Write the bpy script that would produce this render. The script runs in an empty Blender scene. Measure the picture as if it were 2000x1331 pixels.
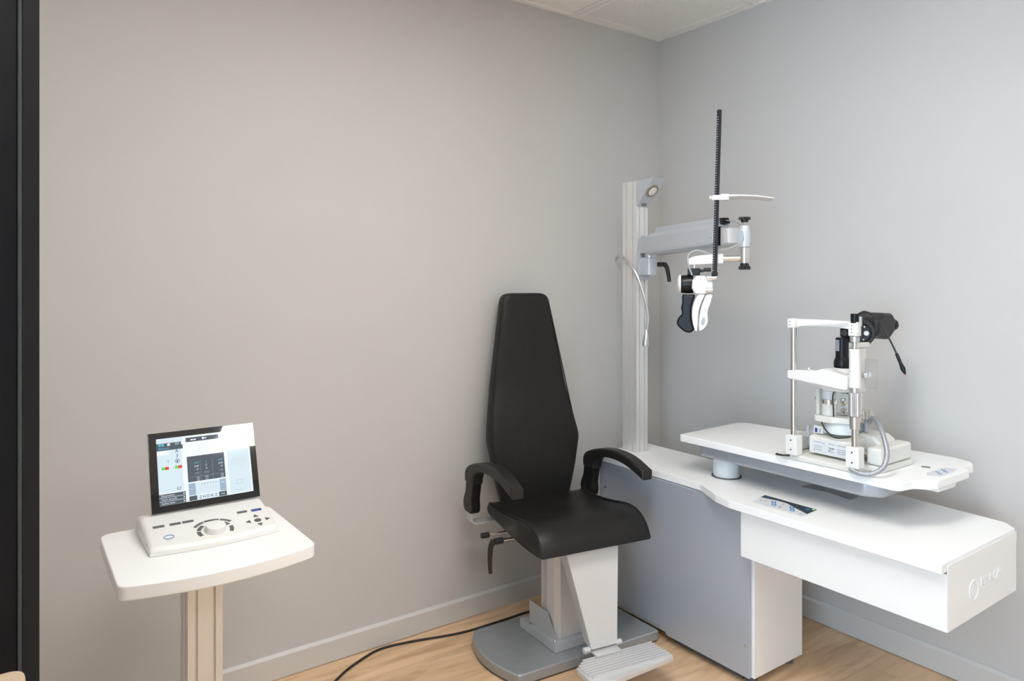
import bpy, bmesh, math, random
from mathutils import Matrix, Vector
random.seed(7)
D = bpy.data
SC = bpy.context.scene
COL = SC.collection
PI = math.pi
R = math.radians

# ------------------------------------------------------------------ camera
cam_d = D.cameras.new('camera'); cam = D.objects.new('camera', cam_d); COL.objects.link(cam)
cam_d.sensor_width = 36.0
cam_d.lens = 1396.0 / 2000.0 * 36.0
cam_d.shift_y = -(665.5 - 547.0) / 2000.0
cam_d.clip_start = 0.02
cam.location = (-2.6, -2.41, 1.338)
cam.rotation_euler = (R(90), 0, -math.atan2(0.581, 0.814))
SC.camera = cam

# ------------------------------------------------------------------ world, exposure, daylight portal
w = D.worlds.new('World'); SC.world = w; w.use_nodes = True
bg = w.node_tree.nodes['Background']
bg.inputs['Color'].default_value = (0.52, 0.76, 1.0, 1)
bg.inputs['Strength'].default_value = 5.0
vs = SC.view_settings
vs.view_transform = 'Standard'; vs.look = 'None'; vs.gamma = 1.0; vs.exposure = 0.88
vs.use_curve_mapping = False
pd = D.lights.new('daylight_portal', 'AREA'); pd.shape = 'RECTANGLE'; pd.size = 1.6; pd.size_y = 2.1
pd.cycles.is_portal = True
po = D.objects.new('daylight_portal', pd); COL.objects.link(po)
po.location = (-3.56, -2.5, 1.2); po.rotation_euler = (R(90), 0, R(-90))
SC.cycles.max_bounces = 10
SC.cycles.diffuse_bounces = 6

# ------------------------------------------------------------------ materials
MATS = {}
def mat(name, col, rough=0.5, metal=0.0, coat=0.0, emit=None, estr=0.0, noise=0.0, nscale=40.0,
        bump=0.0, bscale=400.0, stretch=None, spec=0.5):
    m = D.materials.new(name); m.use_nodes = True
    nt = m.node_tree; N = nt.nodes; L = nt.links
    b = N['Principled BSDF']
    b.inputs['Base Color'].default_value = (*col, 1)
    b.inputs['Roughness'].default_value = rough
    b.inputs['Metallic'].default_value = metal
    b.inputs['Specular IOR Level'].default_value = spec
    b.inputs['Coat Weight'].default_value = coat
    b.inputs['Coat Roughness'].default_value = 0.08
    if emit:
        b.inputs['Emission Color'].default_value = (*emit, 1)
        b.inputs['Emission Strength'].default_value = estr
    tc = N.new('ShaderNodeTexCoord'); mp = N.new('ShaderNodeMapping')
    L.new(tc.outputs['Object'], mp.inputs['Vector'])
    if stretch: mp.inputs['Scale'].default_value = stretch
    if noise > 0:
        nz = N.new('ShaderNodeTexNoise'); nz.inputs['Scale'].default_value = nscale
        nz.inputs['Detail'].default_value = 4
        L.new(mp.outputs['Vector'], nz.inputs['Vector'])
        rp = N.new('ShaderNodeValToRGB')
        rp.color_ramp.elements[0].position = 0.3; rp.color_ramp.elements[1].position = 0.7
        rp.color_ramp.elements[0].color = (*[c * (1 - noise) for c in col], 1)
        rp.color_ramp.elements[1].color = (*[min(1, c * (1 + noise)) for c in col], 1)
        L.new(nz.outputs['Fac'], rp.inputs['Fac']); L.new(rp.outputs['Color'], b.inputs['Base Color'])
    if bump > 0:
        n2 = N.new('ShaderNodeTexNoise'); n2.inputs['Scale'].default_value = bscale
        n2.inputs['Detail'].default_value = 3
        L.new(mp.outputs['Vector'], n2.inputs['Vector'])
        bp = N.new('ShaderNodeBump'); bp.inputs['Strength'].default_value = bump
        bp.inputs['Distance'].default_value = 0.002
        L.new(n2.outputs['Fac'], bp.inputs['Height']); L.new(bp.outputs['Normal'], b.inputs['Normal'])
    MATS[name] = m
    return m

mat('pale_paint', (0.86, 0.85, 0.83), 0.75, noise=0.012, nscale=3, bump=0.05, bscale=500, spec=0.3)
mat('wall_paint', (0.555, 0.55, 0.54), 0.75, noise=0.012, nscale=3, bump=0.05, bscale=500, spec=0.3)
mat('skirting_paint', (0.60, 0.59, 0.575), 0.45, bump=0.03)
mat('ceiling_tile', (0.88, 0.85, 0.81), 0.9, noise=0.02, nscale=200, bump=0.1, bscale=900)
mat('ceiling_metal', (0.86, 0.84, 0.80), 0.5, noise=0.01)
mat('ceiling_void', (0.22, 0.21, 0.20), 0.9, noise=0.05)
mat('white_laminate', (0.86, 0.86, 0.85), 0.38, noise=0.006, nscale=8)
mat('white_board', (0.82, 0.82, 0.81), 0.45, noise=0.006, nscale=8)
mat('white_plastic', (0.76, 0.755, 0.73), 0.32, noise=0.006, nscale=30)
mat('cream_plastic', (0.70, 0.69, 0.64), 0.36, noise=0.008, nscale=30)
mat('grey_panel', (0.46, 0.50, 0.56), 0.38, metal=0.35, noise=0.03, nscale=500, bump=0.02, bscale=1200)
mat('tray_metal', (0.42, 0.44, 0.47), 0.4, metal=0.4, noise=0.02, nscale=300)
mat('aluminium', (0.80, 0.795, 0.78), 0.42, metal=0.5, noise=0.015, nscale=60, stretch=(1, 1, 0.02))
mat('slot_dark', (0.10, 0.095, 0.09), 0.6, noise=0.05)
mat('silver_paint', (0.55, 0.58, 0.62), 0.36, metal=0.35, noise=0.02, nscale=700)
mat('light_silver', (0.66, 0.66, 0.66), 0.38, metal=0.25, noise=0.012, nscale=500)
mat('base_metal', (0.35, 0.38, 0.40), 0.34, metal=0.4, noise=0.04, nscale=30, bump=0.02, bscale=300)
mat('chrome', (0.78, 0.76, 0.73), 0.16, metal=1.0, noise=0.01)
mat('steel_satin', (0.66, 0.66, 0.66), 0.30, metal=0.9, noise=0.02, nscale=80)
mat('black_leather', (0.012, 0.011, 0.010), 0.42, spec=0.3, noise=0.12, nscale=60, bump=0.12, bscale=700)
mat('black_plastic', (0.009, 0.009, 0.009), 0.30, spec=0.25, noise=0.1, nscale=120)
mat('black_soft', (0.016, 0.015, 0.0145), 0.42, spec=0.4, noise=0.1, nscale=90)
mat('dark_blue_black', (0.012, 0.014, 0.022), 0.3, noise=0.1)
mat('grey_plastic', (0.36, 0.38, 0.40), 0.4, noise=0.03)
mat('pale_blue_grey', (0.66, 0.69, 0.70), 0.4, noise=0.01)
mat('hose_grey', (0.34, 0.35, 0.37), 0.32, metal=0.4, noise=0.03)
mat('red_tip', (0.55, 0.06, 0.04), 0.4, noise=0.03)
mat('lens_glass', (0.03, 0.032, 0.036), 0.08, coat=0.6, noise=0.05)
mat('lens_ring', (0.55, 0.47, 0.37), 0.25, metal=0.8, noise=0.03)
mat('bulb', (0.82, 0.74, 0.66), 0.25, noise=0.05, nscale=300)
mat('print_blue', (0.015, 0.20, 0.46), 0.4, noise=0.02)
mat('print_pale', (0.66, 0.67, 0.69), 0.4, noise=0.02)
mat('print_dark', (0.035, 0.045, 0.055), 0.35, noise=0.05)
mat('print_grey', (0.30, 0.31, 0.33), 0.4, noise=0.03)
mat('print_navy', (0.02, 0.06, 0.30), 0.35, noise=0.03)
mat('led_green', (0.1, 0.5, 0.1), 0.4, emit=(0.25, 1.0, 0.2), estr=1.2)
mat('button_grey', (0.10, 0.10, 0.10), 0.45, noise=0.05)
mat('frame_dark', (0.006, 0.006, 0.007), 0.4, spec=0.2, noise=0.08, nscale=20)
mat('frame_bronze', (0.012, 0.011, 0.010), 0.45, spec=0.2, noise=0.08, nscale=20)
mat('strip_metal', (0.07, 0.07, 0.065), 0.5, metal=0.3, noise=0.04)
mat('oak_light', (0.45, 0.33, 0.225), 0.5, noise=0.08, nscale=12, stretch=(1, 12, 12))
mat('cable_black', (0.022, 0.018, 0.015), 0.5, noise=0.1)
mat('led_panel', (0.9, 0.88, 0.84), 0.5, emit=(1.0, 0.985, 0.96), estr=9.0)
mat('glass_bezel', (0.004, 0.005, 0.006), 0.015, spec=0.75, noise=0.02, coat=0.3)
# lit display colours
def lit(name, c, s=1.0):
    mat(name, (0.01, 0.01, 0.01), 0.05, emit=c, estr=s*0.57)
lit('d_white', (0.86, 0.95, 1.0), 1.0); lit('d_pale', (0.74, 0.88, 0.96), 0.9)
lit('d_slate', (0.085, 0.11, 0.135), 0.9); lit('d_steel', (0.36, 0.50, 0.62), 0.9)
lit('d_ink', (0.05, 0.06, 0.07), 0.8); lit('d_cyan', (0.10, 0.55, 0.85), 1.0)
lit('d_green', (0.18, 0.75, 0.14), 0.9); lit('d_red', (0.80, 0.05, 0.05), 0.9)
lit('d_grey', (0.42, 0.46, 0.50), 0.9); lit('d_light', (0.66, 0.72, 0.76), 0.9)

# glass pane: sees through, mirrors a little
def pane_mat():
    m = D.materials.new('window_glass'); m.use_nodes = True
    nt = m.node_tree; N = nt.nodes; L = nt.links
    N.remove(N['Principled BSDF'])
    t = N.new('ShaderNodeBsdfTransparent'); g = N.new('ShaderNodeBsdfGlossy'); g.inputs['Roughness'].default_value = 0.02
    fr = N.new('ShaderNodeFresnel'); mx = N.new('ShaderNodeMixShader')
    L.new(fr.outputs[0], mx.inputs[0]); L.new(t.outputs[0], mx.inputs[1]); L.new(g.outputs[0], mx.inputs[2])
    L.new(mx.outputs[0], N['Material Output'].inputs['Surface'])
    MATS['window_glass'] = m
pane_mat()
def clear_mat():
    m = D.materials.new('clear_plastic'); m.use_nodes = True
    nt = m.node_tree; N = nt.nodes; L = nt.links
    N.remove(N['Principled BSDF'])
    t = N.new('ShaderNodeBsdfTransparent'); t.inputs[0].default_value = (0.97, 0.975, 0.98, 1)
    g = N.new('ShaderNodeBsdfGlossy'); g.inputs['Roughness'].default_value = 0.05
    fr = N.new('ShaderNodeFresnel'); mx = N.new('ShaderNodeMixShader')
    L.new(fr.outputs[0], mx.inputs[0]); L.new(t.outputs[0], mx.inputs[1]); L.new(g.outputs[0], mx.inputs[2])
    L.new(mx.outputs[0], N['Material Output'].inputs['Surface'])
    MATS['clear_plastic'] = m
clear_mat()

# wood floor: grain along X, plank tint from the object's random
def wood_mat():
    m = D.materials.new('oak_floor'); m.use_nodes = True
    nt = m.node_tree; N = nt.nodes; L = nt.links; b = N['Principled BSDF']
    tc = N.new('ShaderNodeTexCoord'); oi = N.new('ShaderNodeObjectInfo')
    vm = N.new('ShaderNodeVectorMath'); vm.operation = 'ADD'
    cb = N.new('ShaderNodeCombineXYZ'); mu = N.new('ShaderNodeMath'); mu.operation = 'MULTIPLY'; mu.inputs[1].default_value = 37.0
    L.new(oi.outputs['Random'], mu.inputs[0])
    for k in range(3): L.new(mu.outputs[0], cb.inputs[k])
    L.new(tc.outputs['Object'], vm.inputs[0]); L.new(cb.outputs[0], vm.inputs[1])
    mp = N.new('ShaderNodeMapping'); mp.inputs['Scale'].default_value = (1.3, 9, 1)
    L.new(vm.outputs[0], mp.inputs['Vector'])
    nz = N.new('ShaderNodeTexNoise'); nz.inputs['Scale'].default_value = 2.2; nz.inputs['Detail'].default_value = 8
    nz.inputs['Distortion'].default_value = 0.9; L.new(mp.outputs[0], nz.inputs['Vector'])
    mp2 = N.new('ShaderNodeMapping'); mp2.inputs['Scale'].default_value = (3, 90, 1); L.new(vm.outputs[0], mp2.inputs['Vector'])
    n2 = N.new('ShaderNodeTexNoise'); n2.inputs['Scale'].default_value = 3; n2.inputs['Detail'].default_value = 5; L.new(mp2.outputs[0], n2.inputs['Vector'])
    mx = N.new('ShaderNodeMath'); mx.operation = 'MULTIPLY_ADD'; mx.inputs[1].default_value = 0.25
    L.new(n2.outputs['Fac'], mx.inputs[0]); L.new(nz.outputs['Fac'], mx.inputs[2])
    rp = N.new('ShaderNodeValToRGB'); e = rp.color_ramp.elements
    e[0].position = 0.40; e[0].color = (0.50, 0.305, 0.165, 1); e[1].position = 0.85; e[1].color = (0.80, 0.56, 0.35, 1)
    x = e.new(0.60); x.color = (0.68, 0.455, 0.265, 1)
    L.new(mx.outputs[0], rp.inputs['Fac'])
    hs = N.new('ShaderNodeHueSaturation'); hs.inputs['Saturation'].default_value = 0.95
    m3 = N.new('ShaderNodeMath'); m3.operation = 'MULTIPLY_ADD'; m3.inputs[1].default_value = 0.22; m3.inputs[2].default_value = 0.90
    L.new(oi.outputs['Random'], m3.inputs[0]); L.new(m3.outputs[0], hs.inputs['Value'])
    L.new(rp.outputs[0], hs.inputs['Color']); L.new(hs.outputs[0], b.inputs['Base Color'])
    b.inputs['Roughness'].default_value = 0.42
    bp = N.new('ShaderNodeBump'); bp.inputs['Strength'].default_value = 0.12; bp.inputs['Distance'].default_value = 0.002
    L.new(n2.outputs['Fac'], bp.inputs['Height']); L.new(bp.outputs[0], b.inputs['Normal'])
    MATS['oak_floor'] = m
wood_mat()

# ------------------------------------------------------------------ geometry helpers
def nb(): return bmesh.new()
def box(bm, x0, x1, y0, y1, z0, z1, bev=0.0, seg=2):
    t = bmesh.new()
    vs_ = [t.verts.new(p) for p in ((x0,y0,z0),(x1,y0,z0),(x1,y1,z0),(x0,y1,z0),(x0,y0,z1),(x1,y0,z1),(x1,y1,z1),(x0,y1,z1))]
    for f in ((3,2,1,0),(4,5,6,7),(0,1,5,4),(1,2,6,5),(2,3,7,6),(3,0,4,7)): t.faces.new([vs_[i] for i in f])
    if bev > 0: bmesh.ops.bevel(t, geom=list(t.edges), offset=bev, segments=seg, affect='EDGES', profile=0.5)
    merge(bm, t); return bm
def merge(bm, t, M=None):
    if M is not None: t.transform(M)
    me = D.meshes.new('tmp'); t.to_mesh(me); t.free(); bm.from_mesh(me); D.meshes.remove(me)
def rpoly(pts, r, seg=6):
    """polygon with rounded corners; r one number or a list"""
    n = len(pts); out = []
    for i in range(n):
        rr = r[i] if isinstance(r, (list, tuple)) else r
        p = Vector((*pts[i], 0)); a = Vector((*pts[i-1], 0)); c = Vector((*pts[(i+1) % n], 0))
        d1 = (a-p); d2 = (c-p); l1 = d1.length; l2 = d2.length
        if rr <= 0: out.append((p.x, p.y)); continue
        d1.normalize(); d2.normalize()
        ang = d1.angle(d2)
        if ang > PI - 0.02: out.append((p.x, p.y)); continue
        t = min(rr / math.tan(ang/2), 0.49*l1, 0.49*l2)
        s = p + d1*t; e = p + d2*t
        for k in range(seg+1):
            u = k/seg
            q = s*(1-u)**2 + p*2*u*(1-u) + e*u**2
            out.append((q.x, q.y))
    return out
def spline(pts, n=8, closed=False):
    P = [Vector(p) for p in pts]; out = []
    m = len(P); rng = range(m) if closed else range(m-1)
    g = (lambda i: P[i % m]) if closed else (lambda i: P[max(0, min(m-1, i))])
    for i in rng:
        p0, p1, p2, p3 = g(i-1), g(i), g(i+1), g(i+2)
        for k in range(n):
            t = k/n
            out.append(0.5*((2*p1)+(-p0+p2)*t+(2*p0-5*p1+4*p2-p3)*t*t+(-p0+3*p1-3*p2+p3)*t**3))
    if not closed: out.append(P[-1])
    return out
def inset(poly, d):
    """outline moved inwards by d, folds at tight corners closed up"""
    n = len(poly); P = [Vector(p) for p in poly]
    area = sum(P[i-1].x*P[i].y-P[i].x*P[i-1].y for i in range(n)); sg = 1 if area > 0 else -1
    out = []
    for i in range(n):
        e1 = P[i]-P[i-1]; e2 = P[(i+1) % n]-P[i]
        e1 = e1.normalized() if e1.length > 1e-9 else e2.normalized()
        e2 = e2.normalized() if e2.length > 1e-9 else e1
        n1 = Vector((-e1.y, e1.x))*sg; n2 = Vector((-e2.y, e2.x))*sg
        m = n1+n2
        m = m.normalized() if m.length > 1e-6 else n1
        out.append(P[i]+m*(d/max(0.5, m.dot(n1))))
    for _ in range(12):
        bad = False
        for i in range(n):
            j = (i+1) % n; e = P[j]-P[i]; f = out[j]-out[i]
            if e.dot(f) < -1e-12:
                mid = (out[i]+out[j])/2; out[i] = mid.copy(); out[j] = mid.copy(); bad = True
        if not bad: break
    return [(p.x, p.y) for p in out]
def prism(bm, poly, a0, a1, axis='z', bev=0.0, seg=2):
    """extrude a 2D outline; axis z: (x,y), axis x: (y,z), axis y: (x,z); bev rounds both rims"""
    t = bmesh.new()
    q_ = []
    for p in poly:
        if not q_ or (Vector(p)-Vector(q_[-1])).length > 1e-6: q_.append(p)
    if (Vector(q_[0])-Vector(q_[-1])).length < 1e-6: q_.pop()
    poly = q_
    def P(p, a):
        return {'z': (p[0], p[1], a), 'x': (a, p[0], p[1]), 'y': (p[0], a, p[1])}[axis]
    lev = []
    if bev > 0:
        bev = min(bev, abs(a1-a0)*0.45); sgn = 1 if a1 > a0 else -1
        for k in range(seg+1):
            th = PI/2*k/seg; lev.append((bev*(1-math.sin(th)), a0+sgn*bev*(1-math.cos(th))))
        lev += [(d, a1-(h-a0)) for d, h in lev[::-1]]
    else: lev = [(0, a0), (0, a1)]
    rings = [[t.verts.new(P(p, h)) for p in (inset(poly, d) if d > 1e-7 else poly)] for d, h in lev]
    n = len(poly)
    for A, B in zip(rings[:-1], rings[1:]):
        for i in range(n): t.faces.new((A[i], A[(i+1) % n], B[(i+1) % n], B[i]))
    t.faces.new(rings[0][::-1]); t.faces.new(rings[-1])
    bmesh.ops.remove_doubles(t, verts=list(t.verts), dist=1e-6)
    bmesh.ops.recalc_face_normals(t, faces=list(t.faces))
    merge(bm, t); return bm
def tube(bm, path, r, n=10, closed=False, cap=True):
    P = [Vector(p) for p in path]; m = len(P); t = bmesh.new(); rings = []
    up = None
    for i in range(m):
        if closed: d = P[(i+1) % m]-P[i-1]
        else: d = P[min(m-1, i+1)]-P[max(0, i-1)]
        d.normalize()
        if up is None:
            up = Vector((0, 0, 1)) if abs(d.z) < 0.9 else Vector((1, 0, 0))
        s = d.cross(up).normalized(); up = s.cross(d).normalized()
        rr = r[i] if isinstance(r, (list, tuple)) else r
        rings.append([t.verts.new(P[i]+(s*math.cos(2*PI*k/n)+up*math.sin(2*PI*k/n))*rr) for k in range(n)])
    for i in range(m if closed else m-1):
        a = rings[i]; b = rings[(i+1) % m]
        for k in range(n): t.faces.new((a[k], a[(k+1) % n], b[(k+1) % n], b[k]))
    if cap and not closed:
        t.faces.new(rings[0][::-1]); t.faces.new(rings[-1])
    bmesh.ops.recalc_face_normals(t, faces=list(t.faces))
    merge(bm, t); return bm
def lathe(bm, prof, c=(0, 0, 0), axis='z', n=24, M=None):
    """prof: list of (radius, height along axis)"""
    t = bmesh.new(); rings = []
    for (r, h) in prof:
        ring = []
        for k in range(n):
            a = 2*PI*k/n; ca, sa = r*math.cos(a), r*math.sin(a)
            p = {'z': (ca, sa, h), 'x': (h, ca, sa), 'y': (ca, h, sa)}[axis]
            ring.append(t.verts.new((p[0]+c[0], p[1]+c[1], p[2]+c[2])))
        rings.append(ring)
    for i in range(len(rings)-1):
        for k in range(n): t.faces.new((rings[i][k], rings[i][(k+1) % n], rings[i+1][(k+1) % n], rings[i+1][k]))
    t.faces.new(rings[0][::-1]); t.faces.new(rings[-1])
    bmesh.ops.recalc_face_normals(t, faces=list(t.faces))
    merge(bm, t, M); return bm
def cyl(bm, r, h0, h1, c=(0, 0, 0), axis='z', bev=0.0, n=24, M=None):
    if bev > 0: prof = [(r-bev, h0), (r, h0+bev), (r, h1-bev), (r-bev, h1)]
    else: prof = [(r, h0), (r, h1)]
    return lathe(bm, prof, c, axis, n, M)
def knurl(bm, r, h0, h1, c=(0, 0, 0), lobes=12, depth=0.1, M=None):
    poly = []
    for k in range(lobes*4):
        rr = r*(1-depth) if k % 4 == 0 else r
        a = 2*PI*k/(lobes*4); poly.append((c[0]+rr*math.cos(a), c[1]+rr*math.sin(a)))
    t = bmesh.new(); prism(t, poly, c[2]+h0, c[2]+h1, 'z', bev=min(0.0015, (h1-h0)*0.2), seg=1)
    merge(bm, t, M); return bm

def offset_ring(poly, d):
    c = Vector((sum(p[0] for p in poly)/len(poly), sum(p[1] for p in poly)/len(poly)))
    out = []
    n = len(poly)
    for i in range(n):
        a = Vector(poly[i-1]); b = Vector(poly[(i+1) % n]); tdir = (b-a)
        if tdir.length < 1e-6: out.append(poly[i]); continue
        nrm = Vector((tdir.y, -tdir.x)).normalized(); p = Vector(poly[i])
        if nrm.dot(c-p) < 0: nrm = -nrm
        out.append(tuple(p+nrm*d))
    return out
def loft_x(bm, secs):
    """secs: list of (x, [(y,z)...]) with equal counts"""
    t = bmesh.new(); lv = [[t.verts.new((x, p[0], p[1])) for p in ps] for x, ps in secs]
    for a_, b_ in zip(lv[:-1], lv[1:]):
        n_ = len(a_)
        for k in range(n_): t.faces.new((a_[k], a_[(k+1) % n_], b_[(k+1) % n_], b_[k]))
    t.faces.new(lv[0][::-1]); t.faces.new(lv[-1])
    bmesh.ops.recalc_face_normals(t, faces=list(t.faces)); merge(bm, t); return bm
ROOT = {}
def thing(name, label, cat, loc=(0, 0, 0), rotz=0.0, group=None):
    o = D.objects.new(name, None); COL.objects.link(o); o.empty_display_size = 0.05
    o.location = loc; o.rotation_euler = (0, 0, rotz)
    o['label'] = label; o['category'] = cat
    if group: o['group'] = group
    ROOT[o.name] = Matrix.Translation(loc) @ Matrix.Rotation(rotz, 4, 'Z')
    return o
def mesh_obj(name, bm, m, parent=None, local=False, label=None, smooth=True, ang=35, wn=True):
    if parent is not None and not local: bm.transform(ROOT[parent.name].inverted())
    bmesh.ops.recalc_face_normals(bm, faces=list(bm.faces))
    me = D.meshes.new(name); bm.to_mesh(me); bm.free()
    ms = m if isinstance(m, (list, tuple)) else [m]
    for k in ms: me.materials.append(MATS[k])
    if smooth:
        me.shade_smooth(); me.set_sharp_from_angle(angle=R(ang))
    o = D.objects.new(name, me); COL.objects.link(o)
    if smooth and wn:
        wm = o.modifiers.new('weighted_normals', 'WEIGHTED_NORMAL'); wm.keep_sharp = True; wm.weight = 90; wm.mode = 'FACE_AREA'
    if parent is not None:
        o.parent = parent; ROOT[o.name] = ROOT[parent.name]
    else: ROOT[o.name] = Matrix.Identity(4)
    if label: o['label'] = label
    return o
part = mesh_obj
def struct(name, bm, m, label=None, cat=None):
    o = mesh_obj(name, bm, m); o['kind'] = 'structure'
    if label: o['label'] = label
    if cat: o['category'] = cat
    return o
def text_bm(bm, s, size, M, depth=0.0, align='CENTER', sx=1.0):
    cu = D.curves.new('txt', 'FONT'); cu.body = s; cu.size = size; cu.align_x = align; cu.align_y = 'CENTER'
    cu.extrude = depth; cu.resolution_u = 2
    ob = D.objects.new('txt', cu); COL.objects.link(ob)
    dg = bpy.context.evaluated_depsgraph_get()
    me = D.meshes.new_from_object(ob.evaluated_get(dg))
    t = bmesh.new(); t.from_mesh(me)
    merge(bm, t, M @ Matrix.Diagonal((sx, 1, 1, 1)))
    D.objects.remove(ob); D.curves.remove(cu); D.meshes.remove(me)

# ------------------------------------------------------------------ the room
H = 2.5; XL = -3.5; YF = -4.5
bm = box(nb(), XL, 0, YF, 0, -0.05, -0.009); floor = struct('floor', bm, 'slot_dark', 'light oak plank floor of the consulting room', 'floor')
PW, PL = 0.185, 1.22
plank_mesh = {}
row = 0; y = 0.0
while y > YF + 0.01:
    y0 = max(YF, y - PW); x = -((row * 0.437 + 0.50) % 1.0) * PL + 0.0; xe = 0.0
    edges = [0.0]
    while x > XL:
        if edges[-1] - x > 0.1: edges.append(x)
        x -= PL
    edges.append(XL)
    for a, b in zip(edges[:-1], edges[1:]):
        ln = round(a - b, 3); wd = round(y - y0, 3); key = (ln, wd)
        if key not in plank_mesh:
            t = box(nb(), -ln+0.0006, -0.0006, -wd+0.0006, -0.0006, -0.009, 0.0)
            me = D.meshes.new('plank'); t.to_mesh(me); t.free(); me.materials.append(MATS['oak_floor']); plank_mesh[key] = me
        o = D.objects.new('plank', plank_mesh[key]); COL.objects.link(o); o.location = (a, y, 0); o.parent = floor
    y = y0; row += 1

struct('wall_back', box(nb(), XL-0.1, 0.1, 0.0, 0.1, 0, H), 'wall_paint', 'warm grey painted wall behind the black chair', 'wall')
struct('wall_right', box(nb(), 0.0, 0.1, YF-0.1, 0.0, 0, H), 'wall_paint', 'grey painted wall behind the slit lamp table', 'wall')
struct('wall_front', box(nb(), XL-0.1, 0.0, YF-0.1, YF, 0, H), 'wall_paint', 'grey wall on the side facing the chair', 'wall')
# window wall on the left with one tall opening
WY0, WY1, WZ0, WZ1 = -3.3, -1.7, 0.15, 2.25
bm = nb()
box(bm, XL-0.1, XL, YF, WY0, 0, H); box(bm, XL-0.1, XL, WY1, 0, 0, H)
box(bm, XL-0.1, XL, WY0, WY1, 0, WZ0); box(bm, XL-0.1, XL, WY0, WY1, WZ1, H)
struct('wall_left', bm, 'pale_paint', 'pale wall with the tall window', 'wall')
bm = nb()
for (a, b, c, d) in ((WY0, WY0+0.05, WZ0, WZ1), (WY1-0.05, WY1, WZ0, WZ1), (WY0+0.05, WY1-0.05, WZ0, WZ0+0.05), (WY0+0.05, WY1-0.05, WZ1-0.05, WZ1)):
    box(bm, XL-0.08, XL-0.03, a, b, c, d)
win = struct('window_1', bm, 'frame_dark', 'tall dark framed window letting in daylight', 'window')
part('pane', box(nb(), XL-0.058, XL-0.052, WY0+0.05, WY1-0.05, WZ0+0.05, WZ1-0.05), 'window_glass', win)

def skirting(name, along, lab):
    h, t = 0.085, 0.012
    prof = [(0, 0.004), (t, 0.004), (t, h-0.009), (t-0.008, h), (0, h)]
    bm = nb()
    if along == 'x': prism(bm, [(-p[0], p[1]) for p in prof], XL, -t, 'x')
    else: prism(bm, [(-p[0], p[1]) for p in prof], YF, 0, 'y')
    o = struct(name, bm, 'skirting_paint', lab, 'baseboard'); return o
o = skirting('baseboard_back', 'x', 'grey painted baseboard along the wall behind the chair')
o = skirting('baseboard_right', 'y', 'grey painted baseboard under the slit lamp table')

# ceiling: tile grid near the corner, plain beyond
TX = [0.0, -0.56, -1.16, -1.76, -2.36, -2.96, XL]
TY = [0.0, -0.56, -1.16, -1.76]
ceil = struct('ceiling', box(nb(), XL, 0, YF, 0, H+0.06, H+0.10), 'ceiling_void', 'white suspended ceiling of square tiles', 'ceiling')
LED = [(2, 2), (3, 2)]
for i in range(len(TX)-1):
    for j in range(len(TY)-1):
        if (i, j) == (0, 0) or (i, j) in LED: continue
        part('ceiling_tile', box(nb(), TX[i+1]+0.014, TX[i]-0.014, TY[j+1]+0.014, TY[j]-0.014, H+0.003, H+0.016), 'ceiling_tile', ceil)
def tbar(x0, x1, y0, y1, z=H):
    part('ceiling_rail', box(nb(), x0, x1, y0, y1, z-0.001, z+0.02), 'ceiling_metal', ceil)
for x in TX[1:-1]: tbar(x-0.012, x+0.012, TY[-1], -0.022)
for yv in TY[1:]: tbar(XL, -0.022, yv-0.012, yv+0.012)
for k, (nm, b) in enumerate((('ceiling_edge_trim', (XL, 0, -0.022, 0)), ('ceiling_edge_trim', (-0.022, 0, TY[-1], -0.022)))):
    bm = box(nb(), *b, H-0.004, H+0.018); part(nm, bm, 'ceiling_metal', ceil)
part('plain_ceiling', box(nb(), XL, 0, YF, TY[-1]-0.012, H, H+0.02), 'ceiling_tile', ceil)

# ceiling air grille in the corner
gr = thing('ceiling_air_grille', 'square white perforated air grille in the ceiling corner', 'air grille', (-0.28, -0.28, H))
bm = nb()
x0, x1 = -0.546, -0.024
box(bm, x0, x1, -0.05, -0.024, H-0.002, H+0.012); box(bm, x0, x1, x0, x0+0.03, H-0.002, H+0.012)
box(bm, x0, x0+0.03, x0+0.03, -0.05, H-0.002, H+0.012); box(bm, -0.05, x1, x0+0.03, -0.05, H-0.002, H+0.012)
part('frame', bm, 'ceiling_metal', gr)
bm = nb(); n = 46; a0, a1 = x0+0.03, -0.05
for k in range(n+1):
    c = a0+(a1-a0)*k/n
    box(bm, c-0.0029, c+0.0029, a0, a1, H+0.001, H+0.006); box(bm, a0, a1, c-0.0029, c+0.0029, H+0.0016, H+0.0066)
o = part('perforated_sheet', bm, 'ceiling_metal', gr, smooth=False); o['kind'] = 'stuff'
part('duct_box', box(nb(), x0+0.005, x1-0.005, x0+0.005, x1-0.005, H+0.012, H+0.02), 'ceiling_metal', gr)

# ceiling LED panels: the room's lamps, plus two panels added for fill
def led(x0, x1, y0, y1, label, s=None):
    t = thing('ceiling_light', label, 'ceiling light', ((x0+x1)/2, (y0+y1)/2, H), group='square ceiling lights')
    bm = nb(); f = 0.012
    box(bm, x0, x1, y0, y0+f, H-0.008, H-0.001); box(bm, x0, x1, y1-f, y1, H-0.008, H-0.001)
    box(bm, x0, x0+f, y0+f, y1-f, H-0.008, H-0.001); box(bm, x1-f, x1, y0+f, y1-f, H-0.008, H-0.001)
    part('frame', bm, 'ceiling_metal', t)
    part('diffuser', box(nb(), x0+f, x1-f, y0+f, y1-f, H-0.005, H-0.002), 'led_panel', t)
led(-1.76, -1.16, -1.76+0.012, -1.16, 'square ceiling light above the black chair')
led(-2.36, -1.76, -1.76+0.012, -1.16, 'added square fill light on the ceiling between the chair and the tablet stand')  # unseen panel added to brighten the tablet stand side
led(-1.345, -0.745, -3.83, -3.23, 'square ceiling light at the far end, right')
led(-2.90, -2.30, -3.83, -3.23, 'added square fill light on the ceiling at the far end, left')  # unseen panel added as frontal fill for the walls

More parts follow.
